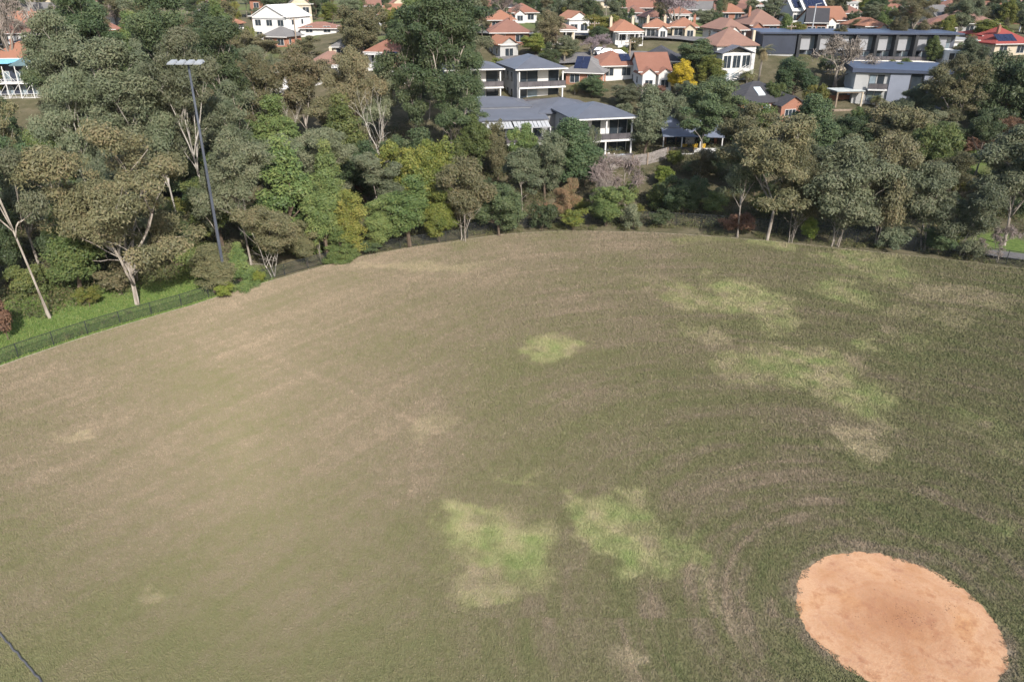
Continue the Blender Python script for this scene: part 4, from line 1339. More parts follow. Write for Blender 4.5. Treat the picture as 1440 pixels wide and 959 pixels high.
def car(px, py, rz, m, label):
    g = G(px, py)
    o = empty("parked_car", (g.x, g.y, g.z + .75), rz, label, "car", "cars parked along the street")
    b = MB()
    prof = [(-2.1, .35), (-2.15, .75), (-1.3, .92), (-.75, 1.42), (.85, 1.45), (1.6, .95), (2.1, .85), (2.15, .35)]
    n = len(prof)
    for s, wv in ((-.85, 1), (.85, 1)):
        for (x, z) in prof:
            k = .82 if z > 1.2 else 1
            b.v.append((x, s * k, z))
    b.f.append(tuple(range(n))); b.f.append(tuple(reversed(range(n, 2 * n))))
    for i in range(n):
        j = (i + 1) % n
        b.f.append((i, i + n, j + n, j))
    b.build("body", m, o)
    for s in (-1, 1):
        MB().poly(*[(x, s * y, z) for x, y, z in ((-1.15, .835, .95), (1.4, .835, .98), (.8, .725, 1.36), (-.72, .725, 1.34))]).build("side_window", GLASS, o)
        for x in (-1.35, 1.35):
            wh = MB().tube([(x, s * .70, .33), (x, s * .88, .33)], .33, 14).build("wheel", mat("tyre", (.02, .02, .022), .8), o)
            MB().tube([(x, s * .87, .33), (x, s * .895, .33)], .18, 10).build("rim", STEEL, wh)
    MB().poly((1.58, -.72, .98), (1.58, .72, .98), (.88, .66, 1.42), (.88, -.66, 1.42)).build("windscreen", GLASS, o)
    return o
car(852, 84, .15, mat("white_car_paint", (.75, .75, .76), .25, .03, 1, spec=.5), "white car parked on the street beside the power pole")
car(866, 86, .1, mat("silver_car_paint", (.35, .37, .40), .25, .03, 1, spec=.5), "silver car parked on the street right of the white car")
car(842, 82, .15, mat("dark_car_paint", (.05, .055, .07), .25, .03, 1, spec=.5), "dark car parked on the street left of the white car")

# chain link
def mesh_mat(name, c, fill):
    m, nt, bs = nodes(name)
    bs.inputs["Base Color"].default_value = (*c, 1)
    bs.inputs["Roughness"].default_value = .6
    tr = nt.nodes.new("ShaderNodeBsdfTransparent")
    mx = nt.nodes.new("ShaderNodeMixShader")
    f = noise(nt, 3.0, 2)
    mr = nt.nodes.new("ShaderNodeMapRange"); mr.inputs["To Min"].default_value = fill * .8; mr.inputs["To Max"].default_value = fill * 1.2
    nt.links.new(f, mr.inputs[0]); nt.links.new(mr.outputs[0], mx.inputs[0])
    nt.links.new(tr.outputs[0], mx.inputs[1]); nt.links.new(bs.outputs[0], mx.inputs[2])
    nt.links.new(mx.outputs[0], nt.nodes["Material Output"].inputs[0])
    return m
LINK = mesh_mat("black_chain_link", (.03, .035, .035), .30)
LINKG = mesh_mat("grey_chain_link", (.06, .065, .07), .16)
PMET = mat("black_fence_paint", (.022, .026, .026), .6, .2, 3)

def chain_fence(name, label, pts, h, step, linkm, rail=True):
    root = empty(name, (pts[0][0], pts[0][1], float(H(*pts[0][:2]))), 0, label, "fence")
    o0 = Vector(root.location)
    P2 = [Vector((p[0], p[1], 0)) for p in pts]
    seg = [0]
    for a, b in zip(P2, P2[1:]):
        seg.append(seg[-1] + (b - a).length)
    n = min(98, int(seg[-1] / step))
    out = []
    for i in range(n + 1):
        s = seg[-1] * i / n
        k = max(0, min(len(P2) - 2, int(np.searchsorted(seg, s)) - 1))
        t = (s - seg[k]) / max(1e-6, seg[k + 1] - seg[k])
        p = P2[k].lerp(P2[k + 1], t)
        p.z = float(H(p.x, p.y))
        out.append(p - o0)
    post = None
    for p in out:
        if post is None:
            post = MB().tube([(0, 0, -.3), (0, 0, h + .03)], .038, 6).build("post", PMET, root); post.location = p
        else:
            q = post.copy(); COL.objects.link(q); q.parent = root; q.location = p
    lk = MB(); rl = MB()
    for a, b in zip(out, out[1:]):
        lk.poly(a + Vector((0, 0, .05)), b + Vector((0, 0, .05)), b + Vector((0, 0, h)), a + Vector((0, 0, h)))
        rl.beam(a + Vector((0, 0, h)), b + Vector((0, 0, h)), .045)
        rl.beam(a + Vector((0, 0, .08)), b + Vector((0, 0, .08)), .03)
    lk.build("mesh_panel", linkm, root)
    if rail:
        rl.build("rail", PMET, root)
    return root
A_left = math.atan2(*(np.array(flat(-160, 560)) - C0)[::-1]); A_mid = math.atan2(*(np.array(flat(660, 337)) - C0)[::-1]); A_right = math.atan2(*(np.array(flat(1560, 395)) - C0)[::-1])
pts = [edge_pt(A_left + (A_mid - A_left) * k / 60, .65) for k in range(61)]
chain_fence("boundary_fence", "low black chain link fence along the left rim of the field", pts, 1.25, 2.9, LINK)
pts = [edge_pt(A_mid + (A_right - A_mid) * k / 60, 1.0 + 3.0 * math.sin(math.pi * min(1, k / 50.0)) ** 1) for k in range(61)]
chain_fence("boundary_fence", "black chain link fence behind the tree trunks on the far right rim", pts, 1.7, 3.2, LINKG)

def paling(label, pix, h=1.7):
    pts = [G(*q) for q in pix]
    root = empty("paling_fence", pts[0], 0, label, "fence", "paling fences below the townhouse")
    o0 = pts[0]
    b = MB(); r = random.Random(3)
    for a, c in zip(pts, pts[1:]):
        d = (c - a); n = max(2, int(d.length / .16))
        for i in range(n):
            p = a + d * (i / n) - o0; q = a + d * ((i + .86) / n) - o0
            hh = h + r.uniform(-.04, .04)
            b.v += [(p.x, p.y, p.z - .3), (q.x, q.y, q.z - .3), (q.x, q.y + .03, q.z - .3), (p.x, p.y + .03, p.z - .3), (p.x, p.y, p.z + hh), (q.x, q.y, q.z + hh), (q.x, q.y + .03, q.z + hh), (p.x, p.y + .03, p.z + hh)]
            k = len(b.v) - 8
            for f in ((0, 3, 2, 1), (4, 5, 6, 7), (0, 1, 5, 4), (1, 2, 6, 5), (2, 3, 7, 6), (3, 0, 4, 7)):
                b.f.append(tuple(k + t for t in f))
    b.build("palings", PALING, root)
    rr_ = MB()
    for a, c in zip(pts, pts[1:]):
        for z in (.4, 1.3):
            rr_.beam(a - o0 + Vector((0, -.06, z)), c - o0 + Vector((0, -.06, z)), .07, .1)
    rr_.build("rail", PALING, root)
    for p in pts:
        MB().box(p.x - o0.x - .09, p.x - o0.x + .09, p.y - o0.y - .22, p.y - o0.y - .1, p.z - o0.z - .4, p.z - o0.z + h + .15).build("post", TIMBER, root)
paling("grey paling fence running along the bottom of the terrace garden", [(852, 231), (889, 234), (910, 231), (938, 222)])
paling("pale paling fence sloping down towards the brown bare bush", [(832, 256), (850, 248), (872, 236)], 1.3)
LAND.append(("the grey paling fence", 895, 222))

# ------------------------------------------------------------------ tree kit
def leaf_mesh(name, cl, per, L, Wd, seed, droop=0.25, up=0.35, core=0.25, wisp=0.0):
    """leaves as small diamonds on clumps; cl = list of (centre, (rx, ry, rz)); normals follow the clump so that it shades like foliage"""
    rg = np.random.default_rng(seed)
    C = np.array([c for c, _ in cl]); R = np.array([r for _, r in cl])
    vol = np.prod(R, 1) ** (2 / 3.0)
    cnt = np.maximum(8, (per * vol / vol.mean() * (0.75 + .5 * rg.random(len(cl))))).astype(int)
    k = np.repeat(np.arange(len(cl)), cnt)
    n = len(k)
    d = rg.normal(size=(n, 3)); d[:, 2] += 0.35
    d /= np.linalg.norm(d, axis=1, keepdims=True)
    rad = np.where(rg.random(n) < core, rg.random(n) ** .5, 0.90 + 0.17 * rg.normal(size=n))
    p = C[k] + d * R[k] * rad[:, None]
    if wisp:                                        # stray sprays between neighbouring clumps
        D2 = ((C[:, None] - C[None]) ** 2).sum(2)
        nb = np.argsort(D2, 1)[:, 1:6]
        st = rg.random(n) < wisp
        k2 = nb[k, rg.integers(0, nb.shape[1], n)]
        tt = rg.random(n)[:, None]
        q = C[k] * (1 - tt) + C[k2] * tt + rg.normal(size=(n, 3)) * R[k] * .42 - np.array([0, 0, .25]) * R[k]
        p = np.where(st[:, None], q, p)
    nn = d * 1.0 + np.array([0, 0, up]) + rg.normal(size=(n, 3)) * 0.56
    nn /= np.linalg.norm(nn, axis=1, keepdims=True)
    t = rg.normal(size=(n, 3)); t[:, 2] -= droop * 4
    t -= nn * np.sum(t * nn, 1, keepdims=True)
    t /= np.linalg.norm(t, axis=1, keepdims=True) + 1e-9
    b = np.cross(nn, t)
    s = 0.65 + 0.7 * rg.random(n)
    l = (L * s)[:, None] / 2; w_ = (Wd * s)[:, None] / 2
    V = np.stack([p - t * l, p + b * w_, p + t * l, p - b * w_], 1).reshape(-1, 3)
    ct = rg.random(len(cl))
    tint = np.clip(ct[k] * 0.65 + rg.normal(0.18, 0.27, n), 0, 1)
    me = np_mesh(name, V, 4, np.arange(n * 4), {"tint": np.repeat(tint, 4)})
    return me

def limb(mb, a, d, ln, r0, r1, rnd, wob=.12, n=4, lift=0.0):
    pts = [Vector(a)]; dd = Vector(d).normalized()
    for i in range(n):
        dd = (dd + Vector((rnd.uniform(-wob, wob), rnd.uniform(-wob, wob), rnd.uniform(-wob, wob) + lift))).normalized()
        pts.append(pts[-1] + dd * ln / n)
    rad = [r0 + (r1 - r0) * i / n for i in range(n + 1)]
    mb.tube(pts, rad, 7 if r0 > .1 else 5)
    return pts[-1], dd, pts

def me_of(mb, name):
    me = bpy.data.meshes.new(name)
    me.from_pydata(mb.v, [], mb.f)
    me.polygons.foreach_set("use_smooth", [True] * len(me.polygons))
    me.update()
    return me

def gum(seed, h=16.0, cw=9.0, bare=.36, limbs=4, per=300, cr=.98, L=.34, Wd=.12, droop=.3, multi=1, flat_=.74):
    rnd = random.Random(seed)
    mb = MB(); cl = []
    for t in range(multi):
        base = Vector((rnd.uniform(-.4, .4) * (multi > 1), rnd.uniform(-.4, .4) * (multi > 1), -.4))
        lean = Vector((rnd.uniform(-.14, .14) * (1 + 1.6 * (multi > 1)), rnd.uniform(-.14, .14) * (1 + 1.6 * (multi > 1)), 1))
        r0 = h * .0125 / math.sqrt(multi)
        fork, d, _ = limb(mb, base, lean, h * bare, r0, r0 * .72, rnd, .05, 5)
        # leader and limbs
        heads = []
        nl = max(2, limbs - (multi - 1))
        for i in range(nl):
            a = 2 * math.pi * (i + rnd.random() * .7) / nl
            o = rnd.uniform(.35, .85) if i else .12
            dd = (Vector((math.cos(a) * o, math.sin(a) * o, 1))).normalized()
            ln = h * (1 - bare) * rnd.uniform(.42, .58)
            e, dd, pp = limb(mb, fork + d * rnd.uniform(-.12, .02) * h * (i > 0), dd, ln, r0 * .55, r0 * .3, rnd, .16, 4)
            heads.append((e, dd, r0 * .3))
            if rnd.random() < .7:
                heads.append((pp[2], (dd + Vector((rnd.uniform(-1, 1), rnd.uniform(-1, 1), .1))).normalized(), r0 * .24))
        for i in range(rnd.choice((3, 4, 5))):      # thin leafless limbs that show pale in the gaps
            a = rnd.uniform(0, 2 * math.pi)
            src = heads[rnd.randrange(len(heads))][0] if rnd.random() < .6 else fork
            e, dd, pp = limb(mb, Vector(fork).lerp(src, rnd.uniform(.2, .9)), (math.cos(a), math.sin(a), rnd.uniform(.3, 1.3)), h * rnd.uniform(.16, .30), r0 * .3, r0 * .08, rnd, .18, 5)
            limb(mb, pp[3], dd + Vector((rnd.uniform(-.8, .8), rnd.uniform(-.8, .8), .2)), h * rnd.uniform(.06, .13), r0 * .16, r0 * .05, rnd, .2, 3)
        if multi == 1:                              # one or two lower limbs
            for i in range(rnd.choice((1, 2, 2))):
                a = rnd.uniform(0, 2 * math.pi)
                e, dd, pp = limb(mb, Vector(base).lerp(fork, rnd.uniform(.62, .9)), (math.cos(a), math.sin(a), rnd.uniform(.25, .7)), h * rnd.uniform(.14, .24), r0 * .36, r0 * .2, rnd, .2, 4)
                heads.append((e, dd, r0 * .2))
        for (e, dd, r) in heads:
            for j in range(rnd.choice((3, 3, 4))):
                a = rnd.uniform(0, 2 * math.pi)
                q = (dd * .9 + Vector((math.cos(a), math.sin(a), rnd.uniform(-.1, .6))) * .8).normalized()
                e2, d2, pp = limb(mb, e, q, h * rnd.uniform(.10, .19), r * .8, r * .4, rnd, .2, 3)
                if rnd.random() < .45:
                    s = cr * rnd.uniform(.4, .75)
                    cl.append(((pp[1].x + rnd.uniform(-.5, .5), pp[1].y + rnd.uniform(-.5, .5), pp[1].z - s * .3), (s, s, s * .9)))
                for m_ in range(rnd.choice((2, 3, 3))):
                    a = rnd.uniform(0, 2 * math.pi)
                    q = (d2 * .6 + Vector((math.cos(a), math.sin(a), rnd.uniform(-.2, .5))) * .9).normalized()
                    e3, d3, _ = limb(mb, e2, q, h * rnd.uniform(.04, .10), r * .38, r * .15, rnd, .2, 2)
                    s = cr * rnd.uniform(.5, 1.2)
                    cl.append(((e3.x, e3.y, e3.z + .1), (s, s * rnd.uniform(.8, 1.2), s * flat_ * rnd.uniform(.8, 1.25))))
    # fit to the wanted height and width
    top = max(c[2] + r[2] for c, r in cl); wid = max(max(abs(c[0]) + r[0], abs(c[1]) + r[1]) for c, r in cl)
    kz = h / top; kx = (cw / 2) / wid
    mb.v = [(x * kx if z > h * .02 else x, y * kx if z > h * .02 else y, z * kz) for x, y, z in mb.v]
    cl = [((c[0] * kx, c[1] * kx, c[2] * kz), r) for c, r in cl]
    return me_of(mb, "trunk"), leaf_mesh("crown", cl, int(per * 1.15), L, Wd, seed, droop, .3, wisp=.32), h, cw

def dense(seed, h=9.0, cw=7.0, low=.12, n=120, per=210, cr=.74, L=.28, Wd=.135, shape='dome', droop=.0):
    rnd = random.Random(seed)
    mb = MB(); cl = []
    r0 = h * .02
    e, d, _ = limb(mb, (0, 0, -.4), (rnd.uniform(-.1, .1), rnd.uniform(-.1, .1), 1), h * .55, r0, r0 * .5, rnd, .06, 5)
    # two or three uneven lobes make the outline
    lobes = [(rnd.uniform(-.32, .32) * cw, rnd.uniform(-.32, .32) * cw, rnd.uniform(.38, .76) * h, rnd.uniform(.15, .32) * cw, rnd.uniform(.14, .30) * h) for _ in range(7)] + [(0, 0, h * .52, cw * .32, h * .42)]
    while len(cl) < n:
        if shape == 'cone':
            z = h * (low + (1 - low) * rnd.random() ** 1.3)
            rr = cw / 2 * (1 - (z / h - low) / (1 - low)) ** .7 * rnd.uniform(.55, 1.0)
            a = rnd.uniform(0, 2 * math.pi)
            c = (rr * math.cos(a), rr * math.sin(a), z)
        else:
            lx, ly, lz, lr, lh = rnd.choice(lobes)
            v = Vector((rnd.gauss(0, 1), rnd.gauss(0, 1), rnd.gauss(.25, 1))).normalized() * rnd.uniform(.75, 1.0)
            c = (lx + v.x * lr, ly + v.y * lr, lz + v.z * lh)
            if c[2] < h * low:
                continue
        s = cr * rnd.uniform(.45, 1.35)
        cl.append((c, (s, s * rnd.uniform(.8, 1.2), s * .8)))
    top = max(c[2] + r[2] for c, r in cl); wid = max(max(abs(c[0]) + r[0], abs(c[1]) + r[1]) for c, r in cl)
    kz = h / top; kx = (cw / 2) / wid
    cl = [((c[0] * kx, c[1] * kx, c[2] * kz), r) for c, r in cl]
    for c, r in cl[::4]:
        limb(mb, (e.x * .5, e.y * .5, min(e.z * .8, c[2] * .6)), Vector(c) - Vector((0, 0, c[2] * .6)), (Vector(c) - Vector((0, 0, c[2] * .6))).length * .9, r0 * .35, r0 * .12, rnd, .1, 3)
    return me_of(mb, "trunk"), leaf_mesh("crown", cl, int(per * 1.1), L, Wd, seed, droop, .3, wisp=.2), h, cw

def bare(seed, h=10.0, cw=8.0, twigs=True, gnarl=.2):
    rnd = random.Random(seed)
    mb = MB(); tips = []
    r0 = h * (.018 if twigs else .0115)
    def grow(p, d, ln, r, lev):
        e, dd, pp = limb(mb, p, d, ln, r, r * .6, rnd, gnarl, 4, .02)
        if lev == 0:
            tips.append((e, dd)); return
        for j in range(rnd.choice((2, 3, 3))):
            a = rnd.uniform(0, 2 * math.pi)
            q = (dd * .9 + Vector((math.cos(a), math.sin(a), rnd.uniform(-.1, .4))) * .75).normalized()
            grow(e if j else pp[2], q, ln * rnd.uniform(.55, .8), r * .55, lev - 1)
    for t in range(2):
        grow(Vector((t * .3, 0, -.3)), Vector((rnd.uniform(-.4, .4), rnd.uniform(-.4, .4), 1)), h * .32, r0, 3 if twigs else 4)
    top = max(v[2] for v in mb.v); wid = max(max(abs(v[0]), abs(v[1])) for v in mb.v)
    kz = h * .95 / top; kx = cw * .48 / wid
    mb.v = [(x * kx, y * kx, z * kz) for x, y, z in mb.v]
    tr = me_of(mb, "trunk")
    if not twigs:
        return tr, None, h, cw
    rg = np.random.default_rng(seed)
    T = np.array([(e.x * kx, e.y * kx, e.z * kz) for e, _ in tips])
    k = np.repeat(np.arange(len(T)), 45)
    n = len(k)
    st = T[k] + rg.normal(0, cw * .035, (n, 3))
    dr = rg.normal(size=(n, 3)) * .7 + (T[k] / (np.linalg.norm(T[k], axis=1, keepdims=True)))
    dr /= np.linalg.norm(dr, axis=1, keepdims=True)
    ln = (.5 + .9 * rg.random(n))[:, None] * cw / 9
    sd_ = np.cross(dr, rg.normal(size=(n, 3))); sd_ /= np.linalg.norm(sd_, axis=1, keepdims=True)
    wd = 0.045
    V = np.stack([st - dr * ln * .5 - sd_ * wd, st - dr * ln * .5 + sd_ * wd, st + dr * ln * .5 + sd_ * wd * .4, st + dr * ln * .5 - sd_ * wd * .4], 1).reshape(-1, 3)
    me = np_mesh("crown", V, 4, np.arange(n * 4), {"tint": np.repeat(rg.random(n), 4)})
    return tr, me, h, cw

def palm(seed, h=9.0, cw=4.5, nf=34):
    rnd = random.Random(seed)
    mb = MB()
    e, d, _ = limb(mb, (0, 0, -.3), (rnd.uniform(-.06, .06), 0, 1), h - 1.4, .24, .17, rnd, .02, 6)
    fv, ff, tint = [], [], []
    for i in range(nf):
        a = rnd.uniform(0, 2 * math.pi); el = rnd.uniform(-.9, 1.1)
        ln = cw / 2 * rnd.uniform(.85, 1.15); tn = rnd.random() if el > -.3 else .9 + .1 * rnd.random()
        pr = None
        for k in range(9):
            t = k / 8
            ee = el - t * 1.3
            if k == 0:
                p = Vector(e); 
            else:
                p = p + Vector((math.cos(a) * math.cos(ee), math.sin(a) * math.cos(ee), math.sin(ee))) * ln / 8
            if pr is not None:
                s = Vector((-math.sin(a), math.cos(a), 0))
                wv = (.5 * math.sin(math.pi * min(1, t * .9 + .08)) + .03) * cw / 4.5
                for sg in (-1, 1):
                    for q in range(2):
                        m0 = pr.lerp(p, q * .5); m1 = pr.lerp(p, q * .5 + .32)
                        i0 = len(fv)
                        tip = m0.lerp(m1, 1.2) + s * sg * wv + Vector((0, 0, -.22 * wv - .1 * rnd.random()))
                        fv += [tuple(m0), tuple(m1), tuple(tip + (p - pr) * .12), tuple(tip)]
                        ff.append((i0, i0 + 1, i0 + 2, i0 + 3)); tint += [tn] * 4
            pr = p.copy()
    me = np_mesh("crown", np.array(fv), 4, np.array(ff).ravel(), {"tint": tint})
    return me_of(mb, "trunk"), me, h, cw

PROTO = {
    'gum': [gum(11, 16, 10.5, .34), gum(12, 16, 9.5, .38), gum(13, 15, 10, .30, 5), gum(14, 17, 9.0, .40, 4), gum(15, 16, 11, .32, 5)],
    'gumbig': [gum(21, 19, 17, .24, 7, 330, 1.15), gum(22, 22, 16, .28, 6, 330, 1.15)],
    'gumtall': [gum(31, 24, 10, .42, 5, 330, 1.1), gum(32, 24, 11, .40, 5, 330, 1.1)],
    'gumslim': [gum(41, 13, 5.0, .42, 3, 240, .75), gum(42, 12, 5.4, .38, 3, 240, .75)],
    'multi': [gum(51, 10, 8, .22, 3, 220, .78, .29, .105, .3, 3), gum(52, 10, 8.5, .20, 3, 220, .82, .29, .105, .3, 3), gum(53, 11, 9.5, .18, 3, 220, .86, .29, .105, .3, 4)],
    'dense': [dense(61, 10, 8), dense(62, 11, 8, .12, 130), dense(63, 9, 9, .08, 130), dense(64, 10, 8.5, .1, 120)],
    'wattle': [dense(71, 9, 6, .05, 130, 200, .62, .24, .09), dense(72, 10, 6, .04, 140, 200, .62, .24, .09), dense(73, 8, 5.5, .04, 110, 200, .6, .24, .09, 'cone'), dense(74, 9, 6.5, .04, 130, 200, .6, .24, .09)],
    'shrub': [dense(81, 3.2, 4.0, .02, 46, 130, .42, .2, .09), dense(82, 2.6, 3.6, .02, 44, 130, .4, .2, .09), dense(83, 3.6, 3.4, .02, 46, 130, .4, .2, .09)],
    'bare': [bare(91, 9, 9), bare(92, 10, 8)],
    'dead': [bare(95, 12, 8, False, .3), bare(96, 14, 6, False, .16)],
    'palm': [palm(101, 9, 5), palm(102, 8, 4.5), palm(103, 5, 5.5)],
    'conifer': [dense(111, 9, 4, .05, 90, 200, .6, .28, .10, 'cone')],
}
PHRASE = {'gum': "gum tree", 'gumbig': "broad gum tree", 'gumtall': "towering gum tree", 'gumslim': "slim gum tree", 'multi': "many stemmed gum", 'dense': "bushy tree",
          'wattle': "feathery wattle", 'shrub': "shrub", 'bare': "leafless tree", 'dead': "dead tree", 'palm': "palm tree", 'conifer': "pointed conifer"}
COLOURW = {'grey': "grey green", 'olive': "olive brown", 'dark': "dark green", 'green': "fresh green", 'lime': "lime green", 'ygreen': "yellow green", 'yellow': "yellow flowering",
           'rust': "rust brown", 'orange': "orange leaved", 'palm': "green", 'twig': "brown twigged", 'mauve': "mauve twigged", None: "bleached"}
NAME = {'gum': 'gum_tree', 'gumbig': 'gum_tree', 'gumtall': 'gum_tree', 'gumslim': 'gum_tree', 'multi': 'gum_tree', 'dense': 'bushy_tree', 'wattle': 'wattle_tree', 'shrub': 'shrub', 'bare': 'leafless_tree',
        'dead': 'dead_tree', 'palm': 'palm_tree', 'conifer': 'conifer'}
GROUP = {'gum_tree': "gum trees beyond the field", 'bushy_tree': "bushy trees of the belt and gardens", 'wattle_tree': "wattles along the field edge", 'shrub': "shrubs along the field edge and in gardens",
         'leafless_tree': "leafless winter trees", 'dead_tree': "dead bleached trees", 'palm_tree': "palms in the gardens", 'conifer': "conifers in the gardens"}
TREES = []
tr_rnd = random.Random(77)

def set_mat(o, m):
    if len(o.data.materials) == 0:
        o.data.materials.append(m)
    o.material_slots[0].link = 'OBJECT'
    o.material_slots[0].material = m

def tree(kind, px, by, ty, wpx=None, leaf='grey', bark=None, label=None, var=None, pos=None, h=None, cw=None, lean=None, rz=None):
    g = G(px, by) if pos is None else pos
    mpp = P(g)[2] / FPX
    ht = h if h else max(1.0, height_to(g, ty))
    pr = PROTO[kind][var if var is not None else tr_rnd.randrange(len(PROTO[kind]))]
    tm, cm, h0, w0 = pr
    sz = ht / h0
    wid = cw if cw else (wpx * mpp if wpx else w0 * sz)
    sx = max(.45 * sz, min(2.2 * sz, wid / w0))
    root = empty(NAME[kind], (g[0], g[1], g[2] - .05), rz if rz is not None else tr_rnd.uniform(0, 6.28))
    root.scale = (sx, sx, sz)
    if lean:
        root.rotation_euler = (lean[1], lean[0], 0)
    bark = bark or {'gum': 'pale', 'gumbig': 'pale', 'gumtall': 'pale', 'gumslim': 'pale', 'multi': 'pale', 'dead': 'white', 'bare': 'grey', 'palm': 'grey'}.get(kind, 'brown')
    if len(tm.materials) == 0: tm.materials.append(BARK[bark])
    o = bpy.data.objects.new("trunk", tm); COL.objects.link(o); o.parent = root
    set_mat(o, BARK[bark])
    if cm is not None:
        if len(cm.materials) == 0: cm.materials.append(LEAF[leaf])
        o = bpy.data.objects.new("crown", cm); COL.objects.link(o); o.parent = root
        set_mat(o, LEAF[leaf])
    tag(root, label, {'shrub': "shrub", 'palm_tree': "palm"}.get(NAME[kind], "tree"), GROUP[NAME[kind]])
    TREES.append((root, kind, leaf if cm is not None else None, P((g[0], g[1], g[2] + ht * .6)), ht))
    return root

# ------------------------------------------------------------------ the trees of the photo: kind, pixel of the foot, row of the top, width, leaf, ...
T = tree
# left, behind the low fence
T('gumbig', 193, 428, 168, 250, 'olive', None, "broad olive gum with forked pale trunk on the green lawn behind the left fence", 0)
T('gumtall', 70, 447, 40, 120, 'grey', 'pale', "tall leaning gum with long bare pale trunk at the left edge", 0, lean=(-.10, 0))
T('shrub', 12, 478, 416, 56, 'rust', None, "rust leaved bush at the left edge beyond the lawn")
T('dense', -20, 440, 300, 90, 'dark', None, "dark bushy tree cut by the left edge of the picture")
T('dense', 300, 412, 345, 84, 'olive', None, "low rounded olive bush at the foot of the floodlight pole")
T('shrub', 318, 420, 396, 34, 'lime', None, "lime green bush at the fence just left of the floodlight pole base")
T('wattle', 342, 404, 340, 52, 'green', None, "fresh green wattle at the fence just right of the floodlight pole", 2)
T('multi', 384, 388, 284, 96, 'olive', 'white', "pale many stemmed gum with thin olive crown at the fence", 0)
T('gum', 354, 372, 180, 118, 'grey', None, "grey green gum with bare lower trunk right of the floodlight pole", 1)
T('gumslim', 312, 372, 230, 60, 'grey', None, "slim grey gum pressed against the right side of the floodlight pole")
T('shrub', 362, 398, 380, 30, 'lime', None, "small lime bush between wattle and many stemmed gum")
T('wattle', 432, 372, 306, 58, 'olive', None, "olive feathery tree beside the pale many stemmed gum", 0)
T('wattle', 462, 366, 236, 78, 'green', None, "tall fresh green wattle left of the thin bare trunks", 1)
T('dead', 452, 368, 300, 30, None, 'grey', "thin leafless stem in front of the tall fresh green wattle", 1)
T('dead', 458, 362, 256, 26, None, 'grey', "taller thin leafless stem among the left wattles", 1)
T('wattle', 500, 360, 262, 76, 'ygreen', None, "yellow topped wattle in the middle of the wattle row", 0)
T('wattle', 480, 366, 318, 60, 'green', None, "low bright wattle at the fence below the yellow topped one", 2)
T('wattle', 530, 352, 278, 74, 'green', None, "green wattle just left of the largest glossy wattle", 0)
T('wattle', 576, 347, 244, 96, 'green', None, "largest glossy green wattle, tall and full to the ground", 1)
T('wattle', 618, 340, 264, 66, 'ygreen', None, "green wattle right of the largest glossy one", 0)
T('gumslim', 538, 324, 212, 66, 'grey', None, "slim gum with one white trunk rising behind the wattle row", 0)
T('shrub', 520, 358, 338, 34, 'dark', None, "low dark shrub under the wattles at the fence")
T('multi', 656, 338, 214, 116, 'olive', None, "brownish many stemmed gum leaning over the field's far rim", 1)
T('dense', 702, 332, 256, 84, 'dark', None, "dark bluish rounded tree at the rim right of the brownish gum", 0)
T('wattle', 676, 318, 250, 50, 'dark', None, "dark narrow wattle between the brownish gum and bluish tree", 0)
T('gumslim', 735, 300, 206, 60, 'grey', None, "thin gum with pale stem below the striped awnings", 1)
T('dense', 664, 256, 160, 62, 'green', None, "leafy green tree in front of the lower left townhouse, leftmost of three", 1)
T('dense', 700, 252, 166, 50, 'olive', None, "leafy olive tree in front of the striped awnings, middle of three", 0)
T('dense', 742, 254, 172, 52, 'green', None, "leafy tree in front of the townhouse balcony, rightmost of three", 1)
T('dense', 800, 270, 166, 112, 'dark', None, "big dark leafy tree below the lower right townhouse", 1)
T('dense', 766, 280, 180, 70, 'grey', None, "grey leafy tree left of the big dark one", 0)
T('dense', 822, 262, 176, 40, 'grey', None, "narrow grey tree between the two lower townhouses", 2)
T('multi', 800, 316, 250, 52, 'orange', None, "orange brown leaved tree at the centre of the far rim", 2)
T('shrub', 760, 322, 280, 26, 'orange', None, "small bush with an orange top at the far rim")
T('shrub', 762, 326, 284, 44, 'dark', None, "dark green bush at the rim below the small orange one")
T('dense', 852, 318, 262, 82, 'green', None, "rounded green tree in front of the brown bare bush", 0)
T('bare', 878, 296, 222, 104, 'twig', 'grey', "large brown leafless bush below the paling fence", 0)
T('bare', 846, 306, 250, 60, 'twig', 'grey', "smaller brown leafless bush left of the large one", 1)
T('shrub', 806, 324, 292, 46, 'ygreen', None, "yellow green bush under the orange brown tree")
T('shrub', 890, 322, 288, 44, 'grey', None, "grey green bush at the rim under the brown leafless bush")
T('shrub', 930, 320, 296, 40, 'dark', None, "dark low bush at the rim right of the leafless bush")
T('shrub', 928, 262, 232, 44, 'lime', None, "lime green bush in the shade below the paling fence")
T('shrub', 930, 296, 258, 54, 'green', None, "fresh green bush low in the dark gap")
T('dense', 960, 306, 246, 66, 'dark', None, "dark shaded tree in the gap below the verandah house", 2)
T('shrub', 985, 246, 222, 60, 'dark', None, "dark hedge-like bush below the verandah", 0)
T('dense', 905, 218, 118, 76, 'grey', 'brown', "dense grey tree at the right side of the lower right townhouse", 1)
T('gumslim', 985, 234, 130, 70, 'dark', 'pale', "slim dark gum standing in front of the verandah house", 1)
